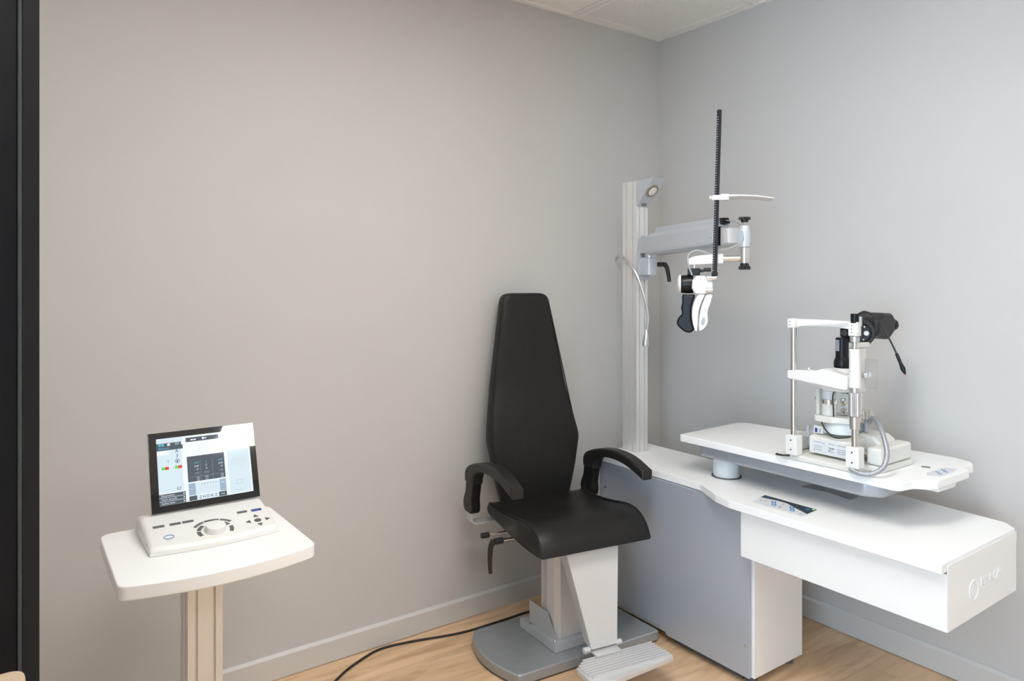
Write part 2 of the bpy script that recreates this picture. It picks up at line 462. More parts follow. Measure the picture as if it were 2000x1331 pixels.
# dark glazed door with its jamb at the left edge of the view
jam = struct('door_1', box(nb(), -2.582, -2.567, -1.49, -1.45, 0.0, H-0.006, 0.001), 'frame_bronze', 'dark door frame at the left edge', 'door')
part('edge_strip', box(nb(), -2.5855, -2.5825, -1.486, -1.45, 0.0, H-0.006), 'strip_metal', jam, label='thin bright metal strip')
part('stile', box(nb(), -2.675, -2.586, -1.48, -1.455, 0.0, H-0.006, 0.002), 'frame_dark', jam)
part('glass_leaf', box(nb(), -3.40, -2.676, -1.472, -1.462, 0.10, H-0.10), 'glass_bezel', jam)
part('rail', box(nb(), -3.40, -2.676, -1.48, -1.455, 0.0, 0.099, 0.002), 'frame_dark', jam)
part('rail', box(nb(), -3.40, -2.676, -1.48, -1.455, H-0.099, H-0.006, 0.002), 'frame_dark', jam)
part('stile', box(nb(), -3.49, -3.401, -1.48, -1.455, 0.0, H-0.006, 0.002), 'frame_dark', jam)

# light oak high table whose corner shows at the bottom left
ht = thing('high_table', 'light oak high table with a rounded corner beside the dark door', 'table', (-2.80, -1.75, 0))
part('table_top', prism(nb(), rpoly([(-2.581, -1.53), (-3.02, -1.60), (-3.02, -1.98), (-2.581, -1.98)], [0.018, 0.02, 0.02, 0.02]), 0.92, 0.945, 'z', 0.002), 'oak_light', ht)
part('pedestal', cyl(nb(), 0.035, 0.015, 0.92, (-2.80, -1.77, 0)), 'frame_dark', ht)
part('foot', cyl(nb(), 0.18, 0.0, 0.015, (-2.80, -1.77, 0), bev=0.004, n=40), 'frame_dark', ht)

# ------------------------------------------------------------------ grooved aluminium column
def column_poly(x0, x1, y0, y1, fx=(0.27, 0.73), fy=(0.27, 0.73), sw=0.0028, sd=0.006):
    """rectangle with slots: front (y0) and left (x0) and mirrored on the far faces"""
    W, L_ = x1-x0, y1-y0; p = [(x0, y0)]
    for f in fx:
        c = x0+W*f; p += [(c-sw, y0), (c-sw, y0+sd), (c+sw, y0+sd), (c+sw, y0)]
    p.append((x1, y0))
    for f in fy:
        c = y0+L_*f; p += [(x1, c-sw), (x1-sd, c-sw), (x1-sd, c+sw), (x1, c+sw)]
    p.append((x1, y1))
    for f in fx[::-1]:
        c = x0+W*f; p += [(c+sw, y1), (c+sw, y1-sd), (c-sw, y1-sd), (c-sw, y1)]
    p.append((x0, y1))
    for f in fy[::-1]:
        c = y0+L_*f; p += [(x0, c+sw), (x0+sd, c+sw), (x0+sd, c-sw), (x0, c-sw)]
    return p

# ------------------------------------------------------------------ pedestal table with the console
pt = thing('pedestal_table', 'small white bow-fronted table on a grooved aluminium column', 'table', (-2.205, -0.56, 0))
top = [(-2.409, -0.42), (-2.005, -0.425), (-2.0, -0.78)]
arc = []
for k in range(1, 12):
    u = k/12; arc.append((-2.0-0.411*u, -0.78-0.036*4*u*(1-u)))
top += arc + [(-2.411, -0.78)]
rad = [0.035, 0.03, 0.03] + [0]*11 + [0.03]
part('table_top', prism(nb(), rpoly(top, rad), 0.688, 0.72, 'z', 0.004, 3), 'white_laminate', pt)
part('column', prism(nb(), column_poly(-2.244, -2.166, -0.60, -0.51, (0.235, 0.75), (0.3, 0.7), 0.0035, 0.008), 0.016, 0.687, 'z'), 'aluminium', pt)
part('foot', prism(nb(), rpoly([(-2.40, -0.74), (-2.01, -0.74), (-2.01, -0.40), (-2.40, -0.40)], 0.04), 0.0, 0.015, 'z', 0.003), 'light_silver', pt)

con = thing('refraction_console', 'white control console with a lit tablet screen and central dial', 'console', (-2.19, -0.55, 0.72))
SL = (0.775-0.742)/0.18
def ctz(y): return 0.742+(y+0.63)*SL
secs = []
for u in [-1, -0.985, -0.955, -0.90] + [-0.75+1.5*k/10 for k in range(11)] + [0.90, 0.955, 0.985, 1]:
    bow = 0.016*(1-u*u); yf = -0.650-bow; yt_ = -0.640-bow
    sec = rpoly([(yf, 0.7205), (yf+0.002, 0.731), (yt_, ctz(yt_)), (-0.50, ctz(-0.50)), (-0.456, 0.762), (-0.44, 0.7205)], [0.001, 0.004, 0.006, 0.03, 0.02, 0.002], 5)
    ins = {1: 0.0085, 0.985: 0.0042, 0.955: 0.0012}.get(abs(u), 0.0)
    if ins: sec = [(p[0], max(0.7205, p[1]-ins*(1 if p[1] > 0.726 else 0))) for p in sec]
    secs.append((-2.189+0.1435*u, sec))
part('body', loft_x(nb(), secs), 'white_plastic', con, ang=60, wn=False)
NT = Vector((0, -SL, 1)).normalized()
def on_top(x, y, h=0.0): return Vector((x, y, ctz(y)))+NT*h
def patch(name, poly, m, h=0.0008, lab=None):
    bm = nb(); lo = [bm.verts.new(on_top(p[0], p[1], 0.0001)) for p in poly]; hi = [bm.verts.new(on_top(p[0], p[1], h)) for p in poly]
    bm.faces.new(hi); bm.faces.new(lo[::-1]); n = len(poly)
    for i in range(n): bm.faces.new((lo[i], lo[(i+1) % n], hi[(i+1) % n], hi[i]))
    return part(name, bm, m, con, label=lab)
def qbtn(xa, xb, yc, hh=0.005, m='button_grey', lab=None):
    return patch('button', rpoly([(xa, yc-hh), (xb, yc-hh), (xb, yc+hh), (xa, yc+hh)], 0.002, 3), m, lab=lab)
qbtn(-2.312, -2.287, -0.556); qbtn(-2.276, -2.251, -0.5565); qbtn(-2.248, -2.223, -0.5565)
qbtn(-2.122, -2.098, -0.558); qbtn(-2.088, -2.063, -0.560, 0.0055, 'print_navy', 'dark blue button')
DC = (-2.187, -0.620)
def seg_btn(a0, a1, r0, r1, m='button_grey'):
    pts = [(DC[0]+r1*math.cos(R(a0+(a1-a0)*k/8)), DC[1]+r1*math.sin(R(a0+(a1-a0)*k/8))) for k in range(9)]
    pts += [(DC[0]+r0*math.cos(R(a1+(a0-a1)*k/8)), DC[1]+r0*math.sin(R(a1+(a0-a1)*k/8))) for k in range(9)]
    patch('button', pts, m)
for a0, a1 in ((34, 66), (69, 108), (111, 145)): seg_btn(a0, a1, 0.046, 0.053)
for a0, a1 in ((24, 52), (-30, 10), (128, 165), (172, 205)): seg_btn(a0, a1, 0.032, 0.041)
for (x, y, a) in ((-2.086, -0.590, 90), (-2.086, -0.633, 270), (-2.108, -0.612, 180), (-2.064, -0.613, 0)):
    patch('arrow_button', [(x+0.0075*math.cos(R(a+120*k)), y+0.0085*math.sin(R(a+120*k))) for k in range(3)], 'button_grey')
patch('button', [(-2.0865+0.0085*math.cos(2*PI*k/20), -0.612+0.0085*math.sin(2*PI*k/20)) for k in range(20)], 'button_grey')
Mt = Matrix.Translation(on_top(DC[0], DC[1], 0)) @ Matrix.Rotation(math.atan(SL), 4, 'X')
part('dial', lathe(nb(), [(0.024, 0.0003), (0.0235, 0.009), (0.0215, 0.0135), (0.019, 0.015)], n=36, M=Mt), 'white_plastic', con)
# oval ring emblem on the console
bm = nb(); t = nb()
tube(t, [(0.0105*math.cos(2*PI*k/28), 0.0085*math.sin(2*PI*k/28), 0) for k in range(28)], 0.0010, 6, closed=True)
merge(bm, t, Matrix.Translation(on_top(-2.287, -0.612, 0.0003)) @ Matrix.Rotation(math.atan(SL), 4, 'X'))
part('emblem', bm, 'print_blue', con, label='blue oval ring emblem')
bm = nb()
text_bm(bm, 'essilor', 0.007, Matrix.Translation(on_top(-2.287, -0.626, 0.0004)) @ Matrix.Rotation(math.atan(SL), 4, 'X'))
part('lettering', bm, 'print_grey', con)
for k in range(2):
    part('socket', box(nb(), -2.3328, -2.3315, -0.60-0.012*k-0.003, -0.60-0.012*k+0.001, 0.732, 0.738), 'print_grey', con)

# tablet
SO = Vector((-2.305, -0.5, 0.770)); TI = R(19.1); SW, SH = 0.257, 0.195
MS = Matrix.Translation(SO) @ Matrix.Rotation(R(90)-TI, 4, 'X')      # local x right, y up the screen, z out of the glass
bm = nb(); box(bm, 0, SW, 0, SH, -0.009, 0.0, 0.0012); bm.transform(MS)
scr = part('tablet', bm, 'glass_bezel', con, label='black bezel tablet with a lit display')
bm = nb(); box(bm, 0.012, SW-0.012, 0.012, SH-0.012, -0.013, -0.0092, 0.001); bm.transform(MS); part('back_cover', bm, 'white_plastic', scr)
bm = nb(); tube(bm, [(-2.19, -0.466, 0.752), (-2.19, -0.462, 0.79), (-2.19, -0.447, 0.835)], [0.014, 0.013, 0.012], 18); part('screen_stand', bm, 'white_plastic', con)
DX0, DX1, DY0, DY1 = 0.018, SW-0.016, 0.0165, SH-0.016
DWm, DHm = DX1-DX0, DY1-DY0
DM = ['d_white', 'd_pale', 'd_slate', 'd_steel', 'd_ink', 'd_cyan', 'd_green', 'd_red', 'd_grey', 'd_light']
bm = nb()
def quad(u0, u1, v0, v1, m, lay=1):
    z = 0.0002+0.00012*lay
    P = [(DX0+DWm*u, DY1-DHm*v, z) for u, v in ((u0, v1), (u1, v1), (u1, v0), (u0, v0))]
    f = bm.faces.new([bm.verts.new(MS @ Vector(p)) for p in P]); f.material_index = DM.index(m)
quad(0, 1, 0, 1, 'd_white', 0)
quad(0, 0.27, 0.0, 0.075, 'd_pale'); quad(0, 0.255, 0.075, 0.125, 'd_slate'); quad(0, 0.27, 0.12, 0.185, 'd_slate')
quad(0.0, 0.255, 0.185, 0.82, 'd_pale'); quad(0.005, 0.125, 0.195, 0.255, 'd_white', 2)
for (a, b) in ((0.022, 0.085), (0.052, 0.085), (0.022, 0.105), (0.052, 0.105)): quad(a, a+0.024, b-0.004, b+0.012, 'd_cyan', 2)
for k in range(3): quad(0.19, 0.235, 0.085+0.012*k, 0.0895+0.012*k, 'd_light', 2)
for (a) in (0.04, 0.175):
    quad(a, a+0.037, 0.435, 0.48, 'd_green', 2); quad(a+0.037, a+0.074, 0.435, 0.48, 'd_red', 2)
quad(0.09, 0.115, 0.34, 0.347, 'd_grey', 2); quad(0.109, 0.115, 0.34, 0.385, 'd_grey', 2)
for k in range(3): quad(0, 0.27, 0.835+0.056*k, 0.886+0.056*k, 'd_slate')
quad(0.303, 0.66, 0.03, 0.098, 'd_slate')
quad(0.303, 0.70, 0.125, 0.30, 'd_white')
quad(0.303, 0.705, 0.325, 0.715, 'd_slate')
for v_ in (0.64,): quad(0.33, 0.69, v_, v_+0.003, 'd_grey', 2)
for u in (0.44, 0.57): quad(u, u+0.002, 0.40, 0.70, 'd_grey', 2)
quad(0.303, 0.375, 0.735, 0.915, 'd_steel'); quad(0.635, 0.705, 0.735, 0.915, 'd_steel'); quad(0.375, 0.635, 0.735, 0.915, 'd_pale')
quad(0.303, 0.385, 0.925, 0.995, 'd_slate'); quad(0.385, 0.62, 0.925, 0.995, 'd_pale'); quad(0.62, 0.705, 0.925, 0.995, 'd_slate')
quad(0.74, 0.985, 0.12, 0.985, 'd_pale')
for k, wv in enumerate((0.16, 0.18, 0.19, 0.20, 0.10)): quad(0.86-wv/2, 0.86+wv/2, 0.44+0.03*k, 0.447+0.03*k, 'd_light', 2)
quad(0.82, 0.89, 0.79, 0.794, 'd_grey', 2); quad(0.82, 0.89, 0.846, 0.85, 'd_grey', 2); quad(0.82, 0.823, 0.79, 0.85, 'd_grey', 2); quad(0.887, 0.89, 0.79, 0.85, 'd_grey', 2)
quad(0.79, 0.88, 0.935, 0.943, 'd_light', 2)
for k in range(7):
    a = 0.045+0.022*(k % 4); b = 0.56+0.032*(k // 2); quad(a, a+0.008, b, b+0.008, 'd_light', 2)
for k in range(6): quad(0.44+0.03*k, 0.452+0.03*k, 0.758, 0.775, 'd_grey', 2)
for k in range(3): quad(0.395, 0.615, 0.80+0.03*k, 0.803+0.03*k, 'd_light', 2)
part('display', bm, DM, scr, smooth=False, label='lit eye test menu on the tablet')
def dtext(items, m):
    bm = nb()
    for (s, u, v_, sz, al) in items:
        text_bm(bm, s, sz*(0.95 if sz > 0.01 else 0.72), MS @ Matrix.Translation((DX0+DWm*u, DY1-DHm*v_, 0.00062)), align=al)
    part('screen_lettering', bm, m, scr, smooth=False)['kind'] = 'stuff'
LFT, CEN, RGT = 'LEFT', 'CENTER', 'RIGHT'
dtext([('A', 0.205, 0.215, 0.013, CEN), ('3', 0.205, 0.288, 0.013, CEN), ('Z', 0.42, 0.962, 0.0105, CEN), ('H', 0.46, 0.962, 0.0105, CEN),
       ('D', 0.503, 0.962, 0.0105, CEN), ('K', 0.545, 0.962, 0.0105, CEN), ('S', 0.588, 0.962, 0.0105, CEN)], 'd_ink')
dtext([('Dissociation', 0.02, 0.861, 0.0085, LFT), ('Vision de près', 0.02, 0.917, 0.0085, LFT), ('Autres tests', 0.02, 0.973, 0.0085, LFT),
       ('0.00', 0.425, 0.485, 0.0085, RGT), ('0°', 0.425, 0.535, 0.0085, RGT), ('0.0', 0.425, 0.665, 0.0075, RGT), ('0.0', 0.425, 0.70, 0.0075, RGT),
       ('0.00', 0.685, 0.485, 0.0085, RGT), ('0°', 0.685, 0.535, 0.0085, RGT), ('0.0', 0.685, 0.665, 0.0075, RGT), ('0.0', 0.685, 0.70, 0.0075, RGT),
       ('C', 0.505, 0.485, 0.0085, CEN), ('A', 0.505, 0.535, 0.0085, CEN), ('Hor.', 0.505, 0.665, 0.007, CEN), ('Ver.', 0.505, 0.70, 0.007, CEN),
       ('A+', 0.67, 0.785, 0.009, CEN), ('0.50', 0.663, 0.962, 0.0075, CEN), ('<', 0.335, 0.83, 0.010, CEN)], 'd_white')
dtext([('Réfraction', 0.02, 0.155, 0.0082, LFT), ('0.00', 0.425, 0.435, 0.0085, RGT), ('0.00', 0.685, 0.435, 0.0085, RGT), ('S', 0.505, 0.435, 0.0085, CEN)], 'd_cyan')
dtext([('0.00', 0.425, 0.595, 0.0085, RGT), ('ADD', 0.505, 0.595, 0.0085, CEN), ('0.00', 0.685, 0.595, 0.0085, RGT)], 'd_grey')
# symbols: star, club, broken ring, clock, arrow
bm = nb()
def sym(poly, u, v_, s=1.0):
    f = bm.faces.new([bm.verts.new(MS @ Vector((DX0+DWm*u+p[0]*s, DY1-DHm*v_+p[1]*s, 0.0006))) for p in poly]); return f
sym([((0.0052 if k % 2 == 0 else 0.0023)*math.sin(k*PI/5), (0.0052 if k % 2 == 0 else 0.0023)*math.cos(k*PI/5)) for k in range(10)], 0.125, 0.10)
sym([(-0.006, 0), (-0.001, 0.004), (-0.001, 0.0012), (0.006, 0.0012), (0.006, -0.0012), (-0.001, -0.0012), (-0.001, -0.004)], 0.50, 0.063)
for u in (0.37, 0.40): sym([(-0.003, -0.0015), (0.003, -0.0015), (0.003, 0.0015), (-0.003, 0.0015)], u, 0.068)
for k in range(3): sym([(-0.002, -0.002), (0.002, 0), (-0.002, 0.002)], 0.255, 0.861+0.056*k)
part('screen_symbols', bm, 'd_white', scr, smooth=False)['kind'] = 'stuff'
bm = nb()
def ring(u, v_, r0, r1, a0=0, a1=360, n=24):
    P = []
    for k in range(n+1):
        a = R(a0+(a1-a0)*k/n); c = Vector((DX0+DWm*u, DY1-DHm*v_, 0.0006))
        P.append((bm.verts.new(MS @ (c+Vector((r0*math.cos(a), r0*math.sin(a), 0)))), bm.verts.new(MS @ (c+Vector((r1*math.cos(a), r1*math.sin(a), 0))))))
    for k in range(n): bm.faces.new((P[k][0], P[k][1], P[k+1][1], P[k+1][0]))
ring(0.205, 0.775, 0.0031, 0.0043, 115, 425)
for (a, b) in ((0.192, 0.367), (0.218, 0.367), (0.205, 0.35)): ring(a, b, 0.0024, 0.0033)
f = bm.faces.new([bm.verts.new(MS @ Vector((DX0+DWm*u, DY1-DHm*v_, 0.00061))) for u, v_ in ((0.198, 0.395), (0.212, 0.395), (0.208, 0.37), (0.202, 0.37))])
part('chart_symbols', bm, 'd_ink', scr, smooth=False)['kind'] = 'stuff'

# ------------------------------------------------------------------ examination chair
ch = thing('examination_chair', 'black leather examination chair with tapered back and silver pedestal', 'chair', (-0.896, -0.18, 0), R(-9.5))
# backrest, local: x lateral, y back; slab built upright then leaned
BK = [(-0.145, 0.47), (-0.178, 0.60), (-0.197, 0.715), (-0.192, 0.77), (-0.098, 1.285), (0.098, 1.285), (0.178, 0.80), (0.197, 0.715), (0.170, 0.60), (0.135, 0.47)]
BR = [0.03, 0.12, 0.09, 0.12, 0.045, 0.045, 0.12, 0.09, 0.12, 0.03]
outl = rpoly(BK, BR, 6)
def lean(co):
    z = co.z
    y = co.y + 0.13*(z-0.50) - 0.03 - 0.018*math.sin(PI*min(1, max(0, (z-0.47)/0.45)))
    return Vector((co.x, y + 0.25*co.x*co.x, z))
def width_at(z):
    xs = []
    for i in range(len(outl)):
        (xa, za), (xb, zb) = outl[i-1], outl[i]
        if (za-z)*(zb-z) <= 0 and za != zb: xs.append(xa+(xb-xa)*(z-za)/(zb-za))
    return (min(xs), max(xs)) if xs else (0, 0)
t = nb(); zs = [0.4705, 0.473, 0.478, 0.484, 0.492] + [0.50+0.75*k/30 for k in range(31)] + [1.258, 1.266, 1.273, 1.278, 1.282, 1.2845]
lv = []
for z in zs:
    xa, xb = width_at(z); dz = min(z-0.470, 1.285-z); k_ = 1.0 if dz > 0.014 else math.sqrt(max(0.0, 1-(1-dz/0.014)**2))
    ya, yb = 0.0275-0.0275*(0.35+0.65*k_), 0.0275+0.0275*(0.35+0.65*k_); r_ = 0.013
    ring_ = []
    for k in range(4): a_ = PI*1.0+PI/2*k/3; ring_.append((xa+r_+r_*math.cos(a_), ya+r_*(1+math.sin(a_))))
    for k in range(1, 10): ring_.append((xa+r_+(xb-xa-2*r_)*k/10, ya))
    for k in range(4): a_ = PI*1.5+PI/2*k/3; ring_.append((xb-r_+r_*math.cos(a_), ya+r_*(1+math.sin(a_))))
    for k in range(4): a_ = PI/2*k/3; ring_.append((xb-r_+r_*math.cos(a_), yb-r_*(1-math.sin(a_))))
    for k in range(1, 10): ring_.append((xb-r_-(xb-xa-2*r_)*k/10, yb))
    for k in range(4): a_ = PI/2+PI/2*k/3; ring_.append((xa+r_+r_*math.cos(a_), yb-r_*(1-math.sin(a_))))
    lv.append([t.verts.new(lean(Vector((p[0], p[1], z)))) for p in ring_])
for a_, b_ in zip(lv[:-1], lv[1:]):
    n_ = len(a_)
    for k in range(n_): t.faces.new((a_[k], a_[(k+1) % n_], b_[(k+1) % n_], b_[k]))
t.faces.new(lv[0][::-1]); t.faces.new(lv[-1])
back = part('backrest', t, 'black_leather', ch, local=True, ang=60, wn=False)
rp_ = offset_ring(outl, 0.004)
pts = []
for p in rp_:
    q = Vector((p[0], 0.0035, p[1]))
    if not pts or (q-pts[-1]).length > 0.004: pts.append(q)
pts = [lean(q) for q in pts]
part('piping', tube(nb(), pts, 0.0025, 6, closed=True), 'black_soft', back, local=True)
# seat
prof = [(-0.005, 0.452), (0.0, 0.485), (-0.04, 0.500), (-0.12, 0.498), (-0.22, 0.507), (-0.32, 0.522), (-0.385, 0.515), (-0.43, 0.485), (-0.452, 0.445), (-0.445, 0.432), (-0.36, 0.427), (-0.25, 0.432), (-0.12, 0.440)]
sp = [(v_.x, v_.y) for v_ in spline([(p[0], p[1], 0) for p in prof], 4, closed=True)]
t = nb(); nsec = 12; rings = []
for s in range(nsec+1):
    u = -1+2*s/nsec; ring_ = []
    e = 1-abs(u)**10*0.35
    for (yy, zz) in sp:
        wid = 0.205+0.012*min(1, max(0, (-yy)/0.3))
        cz = 0.468
        z2 = cz+(zz-cz)*(1 if abs(u) < 0.99 else 0.86) - 0.012*(1-u*u)*math.exp(-((yy+0.2)/0.11)**2)*(1 if zz > 0.48 else 0)
        y2 = -0.225+(yy+0.225)*(1 if abs(u) < 0.99 else 0.985)
        xx = (u if abs(u) < 0.99 else math.copysign(1.0, u))*wid
        if 0.80 < abs(u) < 0.99: xx = math.copysign(wid*0.972, u)
        ring_.append(t.verts.new((xx, y2, z2)))
    rings.append(ring_)
m_ = len(sp)
for a, b in zip(rings[:-1], rings[1:]):
    for k in range(m_): t.faces.new((a[k], a[(k+1) % m_], b[(k+1) % m_], b[k]))
t.faces.new(rings[0][::-1]); t.faces.new(rings[-1])
seat = part('seat', t, 'black_leather', ch, local=True, ang=60, wn=False)
for s in (-1, 1):
    pth = [(s*(0.205+0.012*min(1, max(0, -yy/0.3)))*0.978, -0.225+(yy+0.225)*0.998, 0.468+(zz-0.468)*0.975) for (yy, zz) in sp[5:33]]
    part('piping', tube(nb(), pth, 0.0028, 6), 'black_soft', seat, local=True)
part('seat_pan', box(nb(), -0.15, 0.15, -0.35, -0.03, 0.405, 0.429, 0.004), 'black_plastic', ch, local=True)
part('backrest_bracket', prism(nb(), [(-0.06, 0.41), (0.055, 0.41), (0.06, 0.72), (0.035, 0.72), (0.022, 0.46), (-0.06, 0.436)], -0.04, 0.04, 'x', 0.002), 'silver_paint', ch, local=True)
# armrests
for s in (-1, 1):
    x0, x1 = s*0.262-0.024, s*0.262+0.024
    lab = 'left armrest in view' if s < 0 else None
    outer = [(0.034, 0.575), (0.034, 0.612), (0.005, 0.640), (-0.08, 0.668), (-0.18, 0.682), (-0.28, 0.676), (-0.372, 0.648)]
    inner = [(-0.372, 0.614), (-0.28, 0.640), (-0.19, 0.648), (-0.10, 0.638), (-0.05, 0.615), (-0.034, 0.575)]
    so = [(q.x, q.y) for q in spline([(p[0], p[1], 0) for p in outer], 4)]; si = [(q.x, q.y) for q in spline([(p[0], p[1], 0) for p in inner], 4)]
    t = nb(); prism(t, so+si, x0, x1, 'x', 0.008, 3)
    arm = part('armrest', t, 'black_soft', ch, local=True, ang=50)
    sup = [(-0.036, 0.60), (-0.032, 0.56), (-0.022, 0.52), (-0.025, 0.485), (-0.012, 0.462), (0.03, 0.455), (0.058, 0.47), (0.062, 0.50), (0.042, 0.54), (0.034, 0.60)]
    ss = [(q.x, q.y) for q in spline([(p[0], p[1], 0) for p in sup], 4)]
    t = nb(); prism(t, ss, s*0.262-0.018, s*0.262+0.018, 'x', 0.005, 2)
    part('armrest_post', t, 'black_plastic', arm, local=True, ang=50)
    t = nb(); cyl(t, 0.010, s*0.262-0.020, s*0.262+0.020, (0, 0.028, 0.487), 'x', 0.002); part('pivot_cap', t, 'black_soft', arm, local=True)
    t = nb(); a = s*0.262
    poly = [(s*0.17, 0.421), (s*0.262, 0.421), (s*0.280, 0.433), (s*0.282, 0.462), (s*0.276, 0.462), (s*0.274, 0.436), (s*0.260, 0.427), (s*0.17, 0.427)]
    prism(t, poly, -0.02, 0.03, 'y', 0.001)
    part('armrest_bracket', t, 'silver_paint', ch, local=True)
# recline levers
def lever(y, z, x1, big):
    nm = 'recline_lever' if big else 'recline_knob'
    t = nb(); cyl(t, 0.005, -0.19, x1, (0, y, z), 'x'); r_ = part('rod', t, 'chrome', ch, local=True)
    t = nb()
    if big:
        cyl(t, 0.011, x1-0.006, x1+0.03, (0, y, z), 'x', 0.002)
        pth = spline([(x1-0.006, y, z+0.003), (x1-0.018, y-0.003, z-0.015), (x1-0.022, y-0.004, z-0.06), (x1-0.02, y-0.004, z-0.105)], 5)
        n_ = len(pth); tube(t, pth, [0.011-0.004*k/(n_-1) for k in range(n_)], 10)
    else: cyl(t, 0.010, x1-0.02, x1+0.012, (0, y, z), 'x', 0.003)
    part(nm, t, 'black_soft', ch, local=True)
lever(-0.215, 0.425, -0.272, True); lever(-0.16, 0.431, -0.282, False)
# leg-rest panel: trapezoid leaning forward, foot plate hinged on it
def lp(x, y, z): return Vector((x, y, z))
t = nb()
yt, yb = -0.415, -0.486
fr = [lp(-0.105, yt, 0.435), lp(0.105, yt, 0.435), lp(0.052, yb, 0.122), lp(-0.048, yb, 0.122)]
bk = [p+Vector((0, 0.012, 0)) for p in fr]
A = [t.verts.new(p) for p in fr]; B = [t.verts.new(p) for p in bk]
t.faces.new(A); t.faces.new(B[::-1])
for i in range(4): t.faces.new((A[i], A[(i+1) % 4], B[(i+1) % 4], B[i]))
leg = part('leg_panel', t, 'light_silver', ch, local=True)
for s in (-1, 1):
    t = nb(); x_t, x_b = (s*0.105, s*0.052 if s > 0 else -0.048)
    P = [lp(x_t, yt+0.012, 0.435), lp(x_t, yt+0.06, 0.435), lp((x_t*0.55+x_b*0.45), yb+0.075, 0.28), lp(x_b, yb+0.045, 0.13), lp(x_b, yb+0.012, 0.122)]
    A = [t.verts.new(p) for p in P]; B = [t.verts.new(p-Vector((s*0.004, 0, 0))) for p in P]
    t.faces.new(A); t.faces.new(B[::-1])
    for i in range(5): t.faces.new((A[i], A[(i+1) % 5], B[(i+1) % 5], B[i]))
    part('side_flange', t, 'silver_paint', leg, local=True)
    t = nb(); cyl(t, 0.010, -0.012, 0.012, (x_b+s*0.012, yb+0.012, 0.118), 'x', 0.002); part('hinge', t, 'light_silver', ch, local=True)
FP = [(-0.115, -0.500), (-0.075, -0.478), (0.16, -0.498), (0.16, -0.60), (-0.115, -0.60)]
FP = [(-0.130, -0.525), (-0.085, -0.492), (0.185, -0.492), (0.198, -0.60), (-0.06, -0.635), (-0.130, -0.60)]
fp = part('foot_plate', prism(nb(), rpoly(FP, 0.008, 4), 0.082, 0.100, 'z', 0.003), 'light_silver', ch, local=True)
for k in range(8):
    yy = -0.503-0.0134*k
    xa = (-0.092, -0.108, -0.123, -0.124, -0.124, -0.124, -0.122, -0.115)[k]; xb = 0.181+0.0015*k
    t = nb(); prism(t, [(yy-0.0045, 0.0995), (yy-0.0035, 0.1055), (yy+0.0025, 0.1065), (yy+0.0045, 0.0995)], xa, xb, 'x')
    part('rib', t, 'light_silver', fp, local=True)
part('hinge_plate', box(nb(), -0.046, 0.052, -0.516, -0.473, 0.1075, 0.1145, 0.002), 'light_silver', ch, local=True)
# floor base (nearly square to the room), lift column: built in world space
def rotp(p, c, a):
    s_, c_ = math.sin(a), math.cos(a); dx, dy = p[0]-c[0], p[1]-c[1]
    return (c[0]+dx*c_-dy*s_, c[1]+dx*s_+dy*c_)
BC = (-0.9, -0.38); BA = R(-3.6)
basep = [(-0.62, -0.555), (-1.21, -0.555)]
basep = [(-0.61, -0.205), (-0.61, -0.558), (-1.215, -0.54)] + [(-1.215-0.035*math.sin(PI*k/8), -0.54+0.33*k/8) for k in range(1, 8)] + [(-1.19, -0.19)]
basep = [rotp(p, BC, BA) for p in basep]
basep = [(min(p[0], -0.612), p[1]) for p in basep]
rb = [0.0, 0.01, 0.02] + [0]*7 + [0.05]
basep = rpoly(basep, rb)
part('base_plate', prism(nb(), basep, 0.006, 0.042, 'z', 0.006, 3), 'base_metal', ch)
part('base_seal', prism(nb(), offset_ring(basep, 0.006), 0.0, 0.0055, 'z'), 'slot_dark', ch)
def rbox(x0, x1, y0, y1, z0, z1, bev=0.0):
    t = box(nb(), x0, x1, y0, y1, z0, z1, bev)
    t.transform(Matrix.Translation((*BC, 0)) @ Matrix.Rotation(BA, 4, 'Z') @ Matrix.Translation((-BC[0], -BC[1], 0))); return t
part('column_flange', rbox(-1.033, -0.80, -0.492, -0.262, 0.0425, 0.075, 0.002), 'silver_paint', ch)
colp = [(-1.010, -0.372), (-1.010, -0.449), (-0.994, -0.468), (-0.87, -0.468), (-0.85, -0.448), (-0.85, -0.372)]
t = prism(nb(), [rotp(p, BC, BA) for p in colp], 0.0755, 0.404, 'z'); part('lift_column', t, 'light_silver', ch)
t = nb()
for k in range(2):
    p0 = rotp((-1.0105, -0.390-0.012*k), BC, BA); tube(t, [(p0[0]-0.0005, p0[1], 0.08), (p0[0]-0.0005, p0[1], 0.40)], 0.0012, 6)
part('column_seam', t, 'grey_plastic', ch)
gu = [(-0.305, 0.0755), (-0.472, 0.0755), (-0.418, 0.155), (-0.305, 0.155)]
t = prism(nb(), gu, -1.018, -1.0145, 'x'); t.transform(Matrix.Translation((*BC, 0)) @ Matrix.Rotation(BA, 4, 'Z') @ Matrix.Translation((-BC[0], -BC[1], 0)))
part('cable_guard', t, 'silver_paint', ch)
for yv in (-0.325, -0.478):
    p0 = rotp((-1.026, yv), BC, BA); part('screw', cyl(nb(), 0.006, 0.0752, 0.081, (*p0, 0), bev=0.001, n=12), 'chrome', ch)

